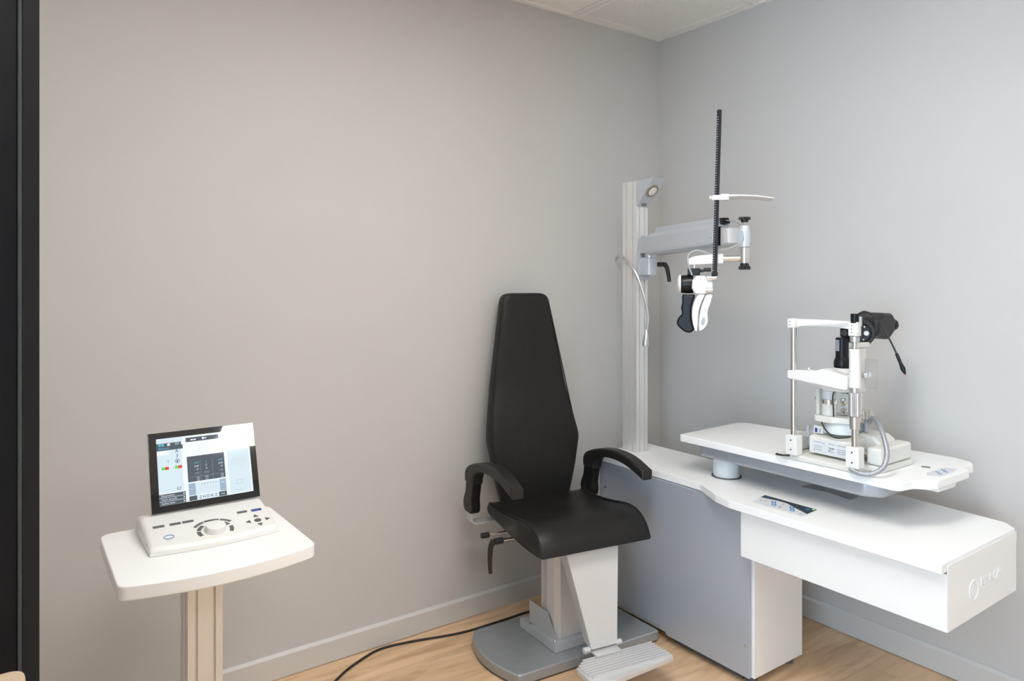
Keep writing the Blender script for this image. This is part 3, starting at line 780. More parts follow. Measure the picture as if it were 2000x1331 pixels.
# ------------------------------------------------------------------ refraction unit
un = thing('refraction_unit', 'white and grey optometry unit with long cantilevered drawer and aluminium pole', 'medical unit', (-0.45, -0.6, 0))
pan = [(-0.24, 0.595), (-0.24, 0.05), (-0.585, 0.05), (-0.60, 0.03), (-0.958, 0.03), (-0.958, 0.595)]
gp = part('side_panel', prism(nb(), rpoly(pan, [0, 0, 0.01, 0.01, 0.004, 0], 6), -0.610, -0.5985, 'x', 0.0015), 'grey_panel', un)
for (yy, zz) in ((-0.945, 0.135), (-0.275, 0.50)):
    part('screw', cyl(nb(), 0.0045, -0.6125, -0.6095, (0, yy, zz), 'x', 0.001, 12), 'chrome', gp)
bdy = part('cabinet_body', box(nb(), -0.596, -0.326, -0.968, -0.24, 0.03, 0.436, 0.0015), 'white_board', un)
part('cabinet_upper', box(nb(), -0.592, -0.33, -0.950, -0.24, 0.437, 0.596), 'white_board', un)
for (xx, zz) in ((-0.492, 0.285), (-0.455, 0.292)):
    part('screw_cap', cyl(nb(), 0.004, -0.9695, -0.9675, (xx, 0, zz), 'y', 0.0006, 12), 'white_board', bdy)
for (xx, yy) in ((-0.56, -0.93), (-0.36, -0.93), (-0.56, -0.62), (-0.36, -0.28)):
    part('foot', cyl(nb(), 0.02, 0.0, 0.0295, (xx, yy, 0), bev=0.002), 'slot_dark', un)
part('plinth', box(nb(), -0.58, -0.345, -0.91, -0.64, 0.002, 0.0295), 'slot_dark', un)
wt = [(-0.605, -0.20), (-0.603, -0.70), (-0.607, -0.755), (-0.640, -0.82), (-0.665, -0.865), (-0.682, -0.93), (-0.682, -1.5768), (-0.225, -1.5768), (-0.188, -1.54), (-0.15, -1.0), (-0.20, -0.85), (-0.298, -0.72), (-0.298, -0.20)]
wr = [0.004, 0.05, 0.05, 0.05, 0.05, 0.05, 0.004, 0.01, 0.02, 0.1, 0.1, 0.1, 0.004]
wk = part('worktop', prism(nb(), rpoly(wt, wr), 0.597, 0.622, 'z', 0.0025, 2), 'white_laminate', un)
dr = part('drawer', box(nb(), -0.655, -0.222, -1.579, -0.957, 0.443, 0.592, 0.003), 'white_board', un)
part('end_lip', box(nb(), -0.654, -0.2225, -1.5795, -1.5772, 0.5905, 0.614, 0.0008), 'white_board', un)
part('drawer_gap', box(nb(), -0.645, -0.235, -1.566, -0.965, 0.5925, 0.5965), 'slot_dark', un)
# embossed ring and name on the drawer end (faces -Y)
Me = Matrix.Translation((-0.42, -1.5795, 0.52)) @ Matrix.Rotation(R(90), 4, 'X')
t = nb(); tube(t, [(-0.085+0.026*math.cos(2*PI*k/32), -0.004+0.026*math.sin(2*PI*k/32), 0) for k in range(32)], 0.0022, 8, closed=True)
t2 = nb(); lathe(t2, [(0.016, 0.0), (0.0155, 0.0015), (0.012, 0.0022)], (-0.085, -0.004, 0), 'z', 24); merge(t, t2)
t.transform(Me); part('embossed_ring', t, 'white_board', dr)
t = nb(); text_bm(t, 'ESSILOR', 0.036, Me @ Matrix.Translation((0.022, 0.004, 0.0)), 0.0012)
part('embossed_lettering', t, 'white_board', dr, smooth=False)
t = nb(); box(t, -0.045, 0.085, -0.0205, -0.0185, 0, 0.0006); t.transform(Me); part('embossed_line', t, 'white_board', dr)
# touch control film on the worktop
ZW = 0.6222
def film(name, poly, m, par, z0=ZW, h=0.0005, lab=None):
    return part(name, prism(nb(), poly, z0, z0+h, 'z'), m, par, label=lab)
film('control_film', rpoly([(-0.632, -0.985), (-0.538, -0.965), (-0.538, -1.155), (-0.632, -1.165)], 0.008), 'print_pale', wk, lab='pale printed touch control strip')
film('film_band', [(-0.567, -0.972), (-0.538, -0.967), (-0.538, -1.152), (-0.600, -1.158), (-0.5755, -1.10), (-0.556, -1.06), (-0.556, -1.03)], 'print_dark', wk, ZW+0.0006)
def wave(cx, cy, s, z, par, rot=0.0, nm='touch_key', m='print_blue'):
    pts = []
    cl = [(u_*s, 0.28*s*math.sin(u_*PI*0.5)) for u_ in [-1+2*k/14 for k in range(15)]]
    hw = lambda u_: s*(0.24+0.12*abs(u_))*math.sqrt(max(0.0, 1-abs(u_)**6))
    pts = [(c[0], c[1]+hw(c[0]/s)) for c in cl] + [(c[0], c[1]-hw(c[0]/s)) for c in cl[::-1][1:-1]]
    pts = [(cx+p[0]*math.cos(rot)-p[1]*math.sin(rot), cy+p[0]*math.sin(rot)+p[1]*math.cos(rot)) for p in pts]
    film(nm, pts, m, par, z)
    for e in (-0.65, 0, 0.65):
        q = (cx+(e*s)*math.cos(rot)-0.28*s*math.sin(e*PI*0.5)*math.sin(rot), cy+(e*s)*math.sin(rot)+0.28*s*math.sin(e*PI*0.5)*math.cos(rot))
        film('key_dot', [(q[0]+0.16*s*math.cos(2*PI*k/10), q[1]+0.16*s*math.sin(2*PI*k/10)) for k in range(10)], 'white_plastic', par, z+0.0006)
wave(-0.592, -1.037, 0.025, ZW+0.0006, wk, R(15)); wave(-0.592, -1.102, 0.025, ZW+0.0006, wk, R(15))
for (xx, yy) in ((-0.60, -0.995), (-0.585, -1.003), (-0.575, -1.06), (-0.605, -1.065), (-0.615, -1.145), (-0.61, -1.072), (-0.575, -1.085)):
    film('key_mark', [(xx-0.006, yy-0.0012), (xx+0.006, yy-0.0012), (xx+0.006, yy+0.0012), (xx-0.006, yy+0.0012)], 'print_grey', wk, ZW+0.0006)
film('touch_key', [(-0.560+0.007*math.cos(2*PI*k/12), -1.135+0.007*math.sin(2*PI*k/12)) for k in range(12)], 'print_blue', wk, ZW+0.0012)
film('touch_key', [(-0.550+0.006*math.cos(2*PI*k/12), -0.985+0.006*math.sin(2*PI*k/12)) for k in range(12)], 'print_blue', wk, ZW+0.0012)
film('status_light', [(-0.5475+0.003*math.cos(2*PI*k/10), -1.146+0.003*math.sin(2*PI*k/10)) for k in range(10)], 'led_green', wk, ZW+0.0012)
film('dark_label', rpoly([(-0.352, -0.975), (-0.285, -0.985), (-0.296, -1.155), (-0.357, -1.158), (-0.335, -1.07)], 0.01), 'print_grey', wk, lab='dark grey printed strip under the slit lamp table')
# pole
pole = part('pole', prism(nb(), column_poly(-0.466, -0.400, -0.305, -0.225), 0.6225, 1.748, 'z'), 'aluminium', un)
# wedge reading lamp on the pole top
wd = [(-0.306, 1.748), (-0.400, 1.751), (-0.306, 1.640)]
lh = part('lamp_head', prism(nb(), wd, -0.466, -0.398, 'x', 0.0012), 'silver_paint', un)
sl = Vector((0, -0.400+0.306, 1.751-1.640)); sl.normalize(); nrm = Vector((0, -sl.z, sl.y)); nrm = nrm if nrm.z < 0 else -nrm
cen = Vector((-0.432, -0.306, 1.640)) + sl*0.083
Ml = Matrix((( 1, 0, nrm.x, cen.x), (0, sl.y, nrm.y, cen.y), (0, sl.z, nrm.z, cen.z), (0, 0, 0, 1)))
part('lamp_bezel', lathe(nb(), [(0.031, 0.0002), (0.031, 0.003), (0.024, 0.0042)], n=32, M=Ml), 'lens_ring', lh)
part('bulb', lathe(nb(), [(0.020, 0.0044), (0.020, 0.006), (0.013, 0.0075)], n=28, M=Ml), 'bulb', lh)
part('lamp_ring', lathe(nb(), [(0.0235, 0.0043), (0.0235, 0.0052), (0.0205, 0.0052)], n=28, M=Ml), 'slot_dark', lh)
t = nb()
for k in range(3): box(t, -0.014, 0.014, -0.066-0.005*k, -0.064-0.005*k, 0.0002, 0.0008)
t.transform(Ml); part('printed_label', t, 'print_dark', lh)
# clamp bracket on the pole and arm
br = part('arm_bracket', box(nb(), -0.468, -0.392, -0.318, -0.3055, 1.338, 1.452, 0.002), 'silver_paint', un)
for xx in (-0.452, -0.408):
    for zz in (1.346, 1.444): part('screw', cyl(nb(), 0.005, -0.3195, -0.3175, (xx, 0, zz), 'y', n=12), 'steel_satin', br)
part('arm_pivot_block', prism(nb(), rpoly([(-0.458, -0.3185), (-0.402, -0.3185), (-0.402, -0.37), (-0.458, -0.37)], [0, 0, 0.02, 0.02]), 1.358, 1.430, 'z', 0.002), 'silver_paint', un)
part('pivot_collar', cyl(nb(), 0.022, 1.4305, 1.446, (-0.43, -0.345, 0)), 'steel_satin', un)
t = nb(); tube(t, [(-0.402, -0.352, 1.402), (-0.372, -0.373, 1.402)], 0.0095, 14)
pth = spline([(-0.374, -0.372, 1.405), (-0.366, -0.378, 1.392), (-0.360, -0.382, 1.365), (-0.356, -0.385, 1.330)], 5)
tube(t, pth, [0.0105-0.003*k/(len(pth)-1) for k in range(len(pth))], 10)
part('clamp_lever', t, 'black_soft', un)
A0 = Vector((-0.436, -0.345, 0)); A1 = Vector((-0.604, -0.905, 0)); AL = (A1-A0).length
MA = Matrix.Translation(A0) @ Matrix.Rotation(math.atan2(A1.y-A0.y, A1.x-A0.x), 4, 'Z')
def armpart(name, poly, w0, w1, m, bev=0.002, par=None):
    """poly in (along, z), width across"""
    t = nb(); prism(t, poly, w0, w1, 'y', bev); t.transform(MA); return part(name, t, m, par or un)
armpart('arm_knuckle', rpoly([(-0.03, 1.4465), (0.045, 1.4465), (0.045, 1.512), (0.0, 1.520), (-0.03, 1.505)], 0.006), -0.030, 0.030, 'silver_paint')
t = nb(); lv = []
for (al, k_) in ((0.046, 0.86), (0.056, 1.0), (0.49, 1.0), (0.506, 0.93), (0.514, 0.80)):
    f_ = (al-0.046)/0.468; zb, zt = 1.437+0.015*f_, 1.525+0.009*f_; zm = (zb+zt)/2
    sec = [(-0.034, zb), (0.034, zb), (0.042, zb+0.010), (0.042, zt-0.017), (0.024, zt), (-0.024, zt), (-0.042, zt-0.017), (-0.042, zb+0.010)]
    lv.append((al, [(p[0]*(0.5+0.5*k_), zm+(p[1]-zm)*k_) for p in sec]))
loft_x(t, lv); t.transform(MA); ab = part('arm_body', t, 'silver_paint', un, ang=25)
armpart('arm_cover', [(0.085, 1.5245), (0.498, 1.5325), (0.496, 1.551), (0.095, 1.547)], -0.022, 0.022, 'silver_paint')
armpart('arm_seam', [(0.06, 1.4525), (0.50, 1.4655), (0.50, 1.4668), (0.06, 1.4538)], -0.0423, 0.0423, 'grey_plastic', 0, ab)
for (a, z_) in ((0.065, 1.460), (0.498, 1.485)):
    for e0 in (0.0415, -0.044):
        t = nb(); cyl(t, 0.0045, e0, e0+0.0025, (a, 0, z_), 'y', n=12); t.transform(MA); part('screw', t, 'steel_satin', ab)
armpart('arm_gap', [(0.516, 1.455), (0.524, 1.455), (0.524, 1.52), (0.516, 1.52)], -0.032, 0.032, 'black_plastic', 0)
armpart('arm_neck', rpoly([(0.5245, 1.452), (0.572, 1.460), (0.572, 1.512), (0.5245, 1.520)], 0.005), -0.026, 0.026, 'light_silver', 0.008)
armpart('cable_grip', [(0.4985, 1.551), (0.520, 1.551), (0.530, 1.532), (0.522, 1.530), (0.506, 1.5305)], -0.010, 0.014, 'black_plastic', 0.001)
AE = (-0.597, -0.93)
part('arm_end_cap', lathe(nb(), [(0.018, 1.447), (0.0195, 1.46), (0.0195, 1.50), (0.016, 1.517), (0.008, 1.522)], (*AE, 0), n=28), 'silver_paint', un)
kn = nb(); cyl(kn, 0.004, 1.5225, 1.536, (*AE, 0), n=10); part('knob_stem', kn, 'chrome', un)
kn = nb(); knurl(kn, 0.019, 1.5365, 1.546, (*AE, 0), 8, 0.12); cyl(kn, 0.012, 1.529, 1.5365, (*AE, 0)) ; part('clamp_knob', kn, 'black_soft', un)
pth = spline([MA @ Vector((0.515, 0, 1.542)), MA @ Vector((0.55, 0.004, 1.537)), MA @ Vector((0.572, 0.02, 1.525)), (AE[0]-0.026, AE[1]-0.012, 1.49), (AE[0]-0.03, AE[1]-0.008, 1.46), (AE[0]-0.06, AE[1]+0.04, 1.435), (-0.655, -0.845, 1.432)], 6)
part('cable', tube(nb(), pth, 0.0018, 6), 'grey_plastic', un)

# ------------------------------------------------------------------ phoropter hanging from the arm
ph = thing('phoropter', 'white and black phoropter head with tall black reading rod hanging from arm', 'phoropter', (*AE, 1.37), -math.atan2(0.581, 0.814)-R(14.0))
K = 589.0
def hx(px): return (px-1455)/K
def hz(py): return 1.338-1.37+(547-py)/K
def hprism(name, pts, d0, d1, m, bev=0.003, par=None, r=0.004, seg=2, lab=None, smooth_outline=0):
    poly = [(hx(a), hz(b)) for a, b in pts]
    if smooth_outline: poly = [(v_.x, v_.y) for v_ in spline([(p[0], p[1], 0) for p in poly], smooth_outline, closed=True)]
    else: poly = rpoly(poly, r, 4)
    t = nb(); prism(t, poly, d0, d1, 'y', bev, seg); return part(name, t, m, par or ph, local=True, ang=45, label=lab)
part('mount_sleeve', cyl(nb(), 0.0165, hz(515), hz(483.5), (0, 0, 0), bev=0.001), 'chrome', ph, local=True)
t = nb(); knurl(t, 0.019, hz(527), hz(520), (0, 0, 0), 8, 0.12); cyl(t, 0.014, hz(520), hz(515.2)); part('clamp_knob', t, 'black_soft', ph, local=True)
t = nb(); cyl(t, 0.0095, hx(1414), hx(1447), (0, 0, hz(505)), 'x'); part('support_rod', t, 'chrome', ph, local=True)
hprism('support_arm', [(1349, 518), (1348, 506), (1358, 501), (1378, 498), (1415, 496), (1415, 515)], -0.016, 0.016, 'white_plastic', 0.003)
part('pivot_stub', cyl(nb(), 0.006, hz(524), hz(517.5), (hx(1360), 0, 0)), 'chrome', ph, local=True)
hprism('pivot_housing', [(1347, 524), (1371, 524), (1371, 538), (1347, 538)], -0.02, 0.02, 'black_plastic', 0.003)
t = nb(); cyl(t, 0.005, hx(1371), hx(1378), (0, -0.004, hz(529)), 'x'); cyl(t, 0.0065, hx(1378), hx(1392), (0, -0.004, hz(527)), 'x', 0.001); part('tilt_screw', t, 'black_soft', ph, local=True)
zc = hz(555.5)
hd = part('head_barrel', lathe(nb(), [(0.0265, hx(1332)), (0.0295, hx(1334.5)), (0.0308, hx(1342)), (0.0312, hx(1350)), (0.0305, hx(1358))], (0, 0.002, zc), 'x', 48), 'black_plastic', ph, local=True)
part('left_cap', lathe(nb(), [(0.016, hx(1327.5)), (0.024, hx(1328.5)), (0.0305, hx(1331)), (0.0315, hx(1333)), (0.0312, hx(1334.3))], (0, 0.002, zc), 'x', 48), 'white_plastic', hd, local=True)
hprism('right_shell', [(1356, 548), (1364, 539), (1379, 539), (1395, 551), (1395, 570), (1380, 575), (1362, 575), (1355, 564)], -0.036, 0.040, 'white_plastic', 0.006, hd, 0.004, 3)
t = nb(); cyl(t, 0.008, hx(1383), hx(1402), (0, -0.042, hz(543)), 'x', 0.001); part('reading_rod_mount', t, 'chrome', ph, local=True)
t = nb(); cyl(t, 0.008, hx(1381), hx(1395), (0, -0.044, hz(567)), 'x', 0.001); part('setting_knob', t, 'chrome', ph, local=True)
hprism('front_grip', [(1337, 577), (1348, 576.5), (1361, 577), (1358, 590), (1355, 604), (1355.5, 626), (1360, 643), (1353, 651), (1343, 650), (1331, 641), (1326, 632), (1330, 621), (1336, 614), (1334.5, 602), (1336.5, 592)], -0.028, 0.030, 'black_plastic', 0.0075, seg=4, smooth_outline=4)
hprism('near_eye_module', [(1366, 577), (1373, 575.5), (1379.5, 577), (1373.5, 590), (1368, 609), (1367, 630), (1365.5, 645), (1361.5, 646.5), (1356.5, 630), (1356, 606), (1360, 589)], -0.034, 0.034, 'white_plastic', 0.003, seg=3, smooth_outline=4)
mod = hprism('eye_module', [(1382, 577), (1388, 575), (1394, 577), (1390, 593), (1385, 609), (1385.5, 629), (1379, 641), (1369.5, 646.5), (1368.5, 630), (1370.5, 611), (1376, 591)], -0.040, 0.036, 'white_plastic', 0.003, seg=3, smooth_outline=4)
t = nb(); pts = [(hx(1376.5)+0.0065*math.cos(2*PI*k/24)+0.0022*math.sin(2*PI*k/24), hz(628)+0.0135*math.sin(2*PI*k/24)) for k in range(24)]
prism(t, pts, -0.0415, -0.0395, 'y'); part('lens_window', t, 'grey_plastic', mod, local=True)
t = nb(); tube(t, [(hx(1380)+0.003*math.cos(2*PI*k/16), -0.0405, hz(607)+0.005*math.sin(2*PI*k/16)) for k in range(16)], 0.0007, 5, closed=True); part('printed_mark', t, 'print_grey', mod, local=True)
t = nb(); pts = [(hx(1372)+0.001*math.cos(2*PI*k/10), hz(552)+0.003*math.sin(2*PI*k/10)) for k in range(10)]; prism(t, pts, -0.0366, -0.0358, 'y'); part('printed_mark', t, 'print_grey', hd, local=True)
pth = spline([(hx(1356), -0.02, hz(538)), (hx(1348), -0.022, hz(515)), (hx(1349), -0.02, hz(498)), (hx(1362), -0.015, hz(489)), (hx(1378), -0.008, hz(492)), (hx(1392), 0, hz(498))], 6)
part('cable', tube(nb(), pth, 0.003, 8), 'grey_plastic', ph, local=True)
# reading rod with card clip
RB = Vector((hx(1398), -0.042, hz(538))); RT = Vector((hx(1407), -0.042, hz(218)))
sx = (RT-RB).normalized()
rod = part('reading_rod', tube(nb(), [RB, RT], 0.0075, 4), 'dark_blue_black', ph, local=True, label='tall black graduated reading rod', smooth=False)
part('rod_foot', box(nb(), RB.x-0.010, RB.x+0.010, -0.052, -0.032, RB.z-0.001, RB.z+0.010, 0.001), 'black_plastic', ph, local=True)
t = nb()
for k in range(64):
    p = RB+(RT-RB)*((k+2)/68.0); L_ = 0.003 if k % 5 else 0.0055
    # tick on the rod's left-front facet
    box(t, p.x-0.0042-L_/2, p.x-0.0042+L_/2, p.y-0.0056, p.y-0.0036, p.z-0.0006, p.z+0.0006)
o = part('graduation_marks', t, 'print_pale', rod, local=True, smooth=False); o['kind'] = 'stuff'
t = nb(); cz = hz(388); cx_ = RB.x+(RT.x-RB.x)*((cz-RB.z)/(RT.z-RB.z))
box(t, cx_-0.012, cx_+0.012, -0.054, -0.0505, cz-0.008, cz+0.008, 0.001); box(t, cx_-0.012, cx_+0.012, -0.0335, -0.030, cz-0.008, cz+0.008, 0.001)
box(t, cx_+0.0115, cx_+0.038, -0.054, -0.030, cz-0.009, cz+0.011, 0.002); box(t, cx_-0.0165, cx_-0.0115, -0.053, -0.031, cz-0.007, cz+0.006, 0.001)
clip = part('card_clip', t, 'white_plastic', ph, local=True)
part('clip_screw', cyl(nb(), 0.007, cx_-0.024, cx_-0.017, (0, -0.042, cz), 'x', 0.001), 'cream_plastic', clip, local=True)
poly = [(cx_+0.036, cz+0.006), (cx_+0.07, cz+0.005), (cx_+0.12, cz+0.002), (cx_+0.175, cz-0.008), (cx_+0.175, cz-0.0105), (cx_+0.12, cz-0.002), (cx_+0.07, cz+0.001), (cx_+0.036, cz+0.000)]
t = nb(); prism(t, poly, -0.075, 0.03, 'y', 0.0006); part('card_holder', t, 'white_plastic', clip, local=True)

# ------------------------------------------------------------------ gooseneck lamp
gn = thing('gooseneck_lamp', 'thin chrome gooseneck lamp with small bell head on the pole', 'lamp', (-0.468, -0.225, 1.40))
pth = spline([(-0.450, -0.214, 1.376), (-0.462, -0.204, 1.39), (-0.484, -0.205, 1.425), (-0.488, -0.235, 1.438), (-0.486, -0.280, 1.41), (-0.482, -0.325, 1.355), (-0.470, -0.350, 1.275), (-0.456, -0.36, 1.19), (-0.458, -0.355, 1.135)], 10)
n_ = len(pth)
part('neck', tube(nb(), pth, [0.0056 + 0.0004*(k % 2) for k in range(n_)], 10), 'steel_satin', gn)
part('neck_mount', cyl(nb(), 0.008, -0.2245, -0.215, (-0.450, 0, 1.372), 'y'), 'chrome', gn)
Mg = Matrix.Translation((-0.459, -0.3545, 1.136)) @ Matrix.Rotation(R(4), 4, 'Y')
hdl = part('lamp_head', lathe(nb(), [(0.004, 0.0), (0.007, -0.010), (0.011, -0.028), (0.0125, -0.042), (0.0125, -0.046)], n=24, M=Mg), 'steel_satin', gn)
part('lamp_ring', lathe(nb(), [(0.0130, -0.0462), (0.0135, -0.050), (0.0135, -0.066), (0.012, -0.068)], n=24, M=Mg), 'steel_satin', gn)

# ------------------------------------------------------------------ slit lamp table on its lift column
st = thing('slit_lamp_table', 'white notched instrument table on a pale lift column above the worktop', 'table', (-0.446, -0.74, 0.622))
tp = [(-0.556, -0.612), (-0.547, -1.405), (-0.482, -1.415), (-0.455, -1.446), (-0.425, -1.456), (-0.228, -1.458), (-0.196, -1.430), (-0.150, -1.438), (-0.116, -1.418), (-0.098, -1.365), (-0.125, -0.90), (-0.168, -0.622), (-0.20, -0.60)]
tr = [0.012, 0.03, 0.02, 0.02, 0.012, 0.012, 0.012, 0.015, 0.012, 0.02, 0.1, 0.02, 0.02]
tt = part('table_top', prism(nb(), rpoly(tp, tr), 0.740, 0.765, 'z', 0.003, 3), 'white_laminate', st)
tray = [(-0.52, -0.665), (-0.52, -1.29), (-0.49, -1.335), (-0.20, -1.335), (-0.18, -0.665)]
part('under_tray', prism(nb(), rpoly(tray, 0.03), 0.692, 0.7395, 'z', 0.012, 3), 'tray_metal', st)
part('tray_rim', prism(nb(), rpoly([(-0.525, -0.66), (-0.525, -1.292), (-0.494, -1.34), (-0.195, -1.34), (-0.175, -0.66)], 0.03), 0.7325, 0.7395, 'z'), 'tray_metal', st)
part('lift_column', cyl(nb(), 0.047, 0.6255, 0.6915, (-0.448, -0.742, 0), n=40), 'pale_blue_grey', st)
part('column_gasket', cyl(nb(), 0.053, 0.6222, 0.6252, (-0.448, -0.742, 0), n=40), 'slot_dark', st)
part('pull_handle', prism(nb(), rpoly([(-0.40, -1.446), (-0.30, -1.450), (-0.245, -1.43), (-0.245, -1.38), (-0.40, -1.38)], [0.006, 0.06, 0.03, 0.004, 0.004]), 0.723, 0.7395, 'z', 0.004), 'white_plastic', st)
film('table_slot', rpoly([(-0.312, -1.360), (-0.300, -1.352), (-0.288, -1.372), (-0.300, -1.380)], 0.002), 'slot_dark', tt, 0.7652)
film('control_film', rpoly([(-0.395, -1.412), (-0.365, -1.398), (-0.262, -1.402), (-0.245, -1.432), (-0.290, -1.440), (-0.375, -1.442)], 0.004), 'print_pale', tt, 0.7652, lab='pale printed key strip with blue keys')
wave(-0.341, -1.421, 0.018, 0.7658, tt, R(20)); wave(-0.302, -1.420, 0.018, 0.7658, tt, R(20))

# ------------------------------------------------------------------ slit lamp
sa = thing('slit_lamp', 'white slit lamp microscope with chin rest frame and black eyepieces', 'slit lamp', (-0.42, -1.18, 0.765))
def q(w_, u, z): return (-0.55+w_, -1.18-u, z)
def sbox(name, w0, w1, u0, u1, z0, z1, m, bev=0.003, par=None, seg=2, lab=None):
    t = box(nb(), -0.55+w0, -0.55+w1, -1.18-u1, -1.18-u0, z0, z1, bev, seg); return part(name, t, m, par or sa, label=lab)
def scyl(name, w_, u, z0, z1, r, m, bev=0.0, par=None, n=24):
    return part(name, cyl(nb(), r, z0, z1, q(w_, u, 0), 'z', bev, n), m, par or sa)
Z0 = 0.7653
bp = [(-0.005, -0.15), (0.0, 0.085), (0.012, 0.10), (0.06, 0.105), (0.07, 0.148), (0.255, 0.148), (0.255, -0.15)]
part('base_plate', prism(nb(), rpoly([(-0.55+a, -1.18-b) for a, b in bp], 0.01), Z0, 0.783, 'z', 0.004, 2), 'cream_plastic', sa)
sbox('rail_cover', 0.065, 0.25, 0.098, 0.146, 0.7832, 0.836, 'cream_plastic', 0.010, seg=3)
sbox('rail_cover', 0.03, 0.24, -0.148, -0.112, 0.7832, 0.835, 'cream_plastic', 0.010, seg=3)
t = nb()
cyl(t, 0.0075, -1.18-0.098, -1.18+0.112, (-0.45, 0, 0.806), 'y'); part('cross_shaft', t, 'chrome', sa)
t = nb(); cyl(t, 0.017, -1.18+0.098, -1.18+0.106, (-0.45, 0, 0.809), 'y', 0.002); part('rack_wheel', t, 'grey_plastic', sa)
t = nb()
prism(t, rpoly([(-0.51, 0.790), (-0.51, 0.842), (-0.47, 0.850), (-0.385, 0.858), (-0.375, 0.81), (-0.38, 0.790)], 0.006), -1.18-0.072, -1.18+0.072, 'y', 0.004)
car = part('carriage', t, 'cream_plastic', sa)
t = nb(); prism(t, rpoly([(-1.16, 0.806), (-1.285, 0.806), (-1.295, 0.84), (-1.27, 0.858), (-1.16, 0.862)], 0.012), -0.43, -0.33, 'x', 0.010, 3)
part('carriage_cover', t, 'cream_plastic', sa)
# rating plate
film_l = box(nb(), -0.5108, -0.5101, -1.18-0.062, -1.18+0.058, 0.797, 0.833); lab_o = part('rating_plate', film_l, 'print_pale', car)
t = nb()
for k in range(5):
    z_ = 0.828-0.006*k
    for (a, b) in ((0.054, 0.026), (0.006, -0.014), (-0.022, -0.058)):
        if (k + int(a*1000)) % 4 == 3: continue
        box(t, -0.5112, -0.5109, -1.18+b+0.004*(k % 2), -1.18+a, z_-0.0009, z_+0.0009)
for (a, z_) in ((0.022, 0.826), (0.054, 0.801), (0.0, 0.815), (-0.008, 0.815), (0.004, 0.807)): box(t, -0.5112, -0.5109, -1.18+a-0.003, -1.18+a+0.001, z_-0.002, z_+0.002)
part('small_print', t, 'print_grey', lab_o, smooth=False)['kind'] = 'stuff'
# frame feet
for u in (-0.1, 0.1):
    fb = sbox('frame_foot', -0.016, 0.018, u-0.02, u+0.02, 0.7832, 0.845, 'white_plastic', 0.003)
    for dz in (0.800, 0.830):
        t = nb(); cyl(t, 0.0026, -0.5672, -0.5655, (0, -1.18-u, dz), 'x', n=10); part('screw', t, 'slot_dark', fb)
scyl('frame_rod', 0, -0.1, 0.8455, 1.187, 0.009, 'chrome'); scyl('frame_rod', 0, 0.1, 0.8455, 1.165, 0.009, 'chrome')
# height sleeve, barrel
part('height_sleeve', lathe(nb(), [(0.0155, 1.020), (0.0155, 1.06), (0.0145, 1.131), (0.013, 1.133)], q(0, 0.1, 0), n=28), 'white_plastic', sa)
scyl('sleeve_collar', 0, 0.1, 1.006, 1.0195, 0.0135, 'steel_satin')
t = nb(); knurl(t, 0.0175, 0.935, 1.0055, q(0, 0.1, 0), 14, 0.06); part('height_barrel', t, 'steel_satin', sa)
part('barrel_foot', lathe(nb(), [(0.0135, 0.897), (0.014, 0.90), (0.0155, 0.934)], q(0, 0.1, 0), n=28), 'steel_satin', sa)
scyl('rod_collar', 0, 0.1, 1.156, 1.171, 0.0135, 'steel_satin')
# forehead band: shallow arch bowing away from the patient
t = nb()
poly = []
for k in range(13):
    u = -0.115+0.23*k/12; poly.append((u, 1.187+0.006*(1-((u)/0.115)**2)+(0.0 if abs(u) < 0.098 else -0.005)))
for k in range(13):
    u = 0.115-0.23*k/12; poly.append((u, 1.214+0.0*u))
prism(t, [(-1.18-a, b) for a, b in poly], -0.562, -0.548, 'x', 0.003)
for v_ in t.verts:
    u = (-1.18-v_.co.y)/0.115; v_.co.x += 0.03*max(0, 1-u*u)
hb = part('forehead_band', t, 'white_plastic', sa)
sbox('band_bracket', -0.014, 0.014, -0.114, -0.088, 1.186, 1.2155, 'white_plastic', 0.003, hb)
fb = sbox('band_bracket', -0.014, 0.014, 0.087, 0.113, 1.172, 1.2105, 'white_plastic', 0.003, hb)
t = nb()
for dz in (1.183, 1.193, 1.203): cyl(t, 0.0016, -0.5652, -0.5635, (0, -1.18-0.098, dz), 'x', n=8)
for dz in (1.195, 1.206): cyl(t, 0.0016, -0.5652, -0.5635, (0, -1.18+0.104, dz), 'x', n=8)
part('screws', t, 'slot_dark', hb)['kind'] = 'stuff'
scyl('frame_cap', 0, 0.1, 1.211, 1.238, 0.0115, 'black_plastic', 0.001)
# chin rest bar
poly = [(-0.113, 1.024), (0.085, 1.008), (0.085, 1.052), (0.03, 1.062), (0.005, 1.066), (-0.02, 1.058), (-0.035, 1.054), (-0.06, 1.055), (-0.113, 1.050)]
t = nb(); prism(t, rpoly([(-1.18-a, b) for a, b in poly], 0.008), -0.568, -0.530, 'x', 0.005, 3)
for v_ in t.verts:
    u = (-1.18-v_.co.y)
    if v_.co.x > -0.55 and -0.06 < u < 0.06: v_.co.x += 0.012
cr = part('chin_rest', t, 'white_plastic', sa)
scyl('chin_pin', 0.012, -0.055, 1.056, 1.062, 0.003, 'white_plastic', 0.0, cr, 12)
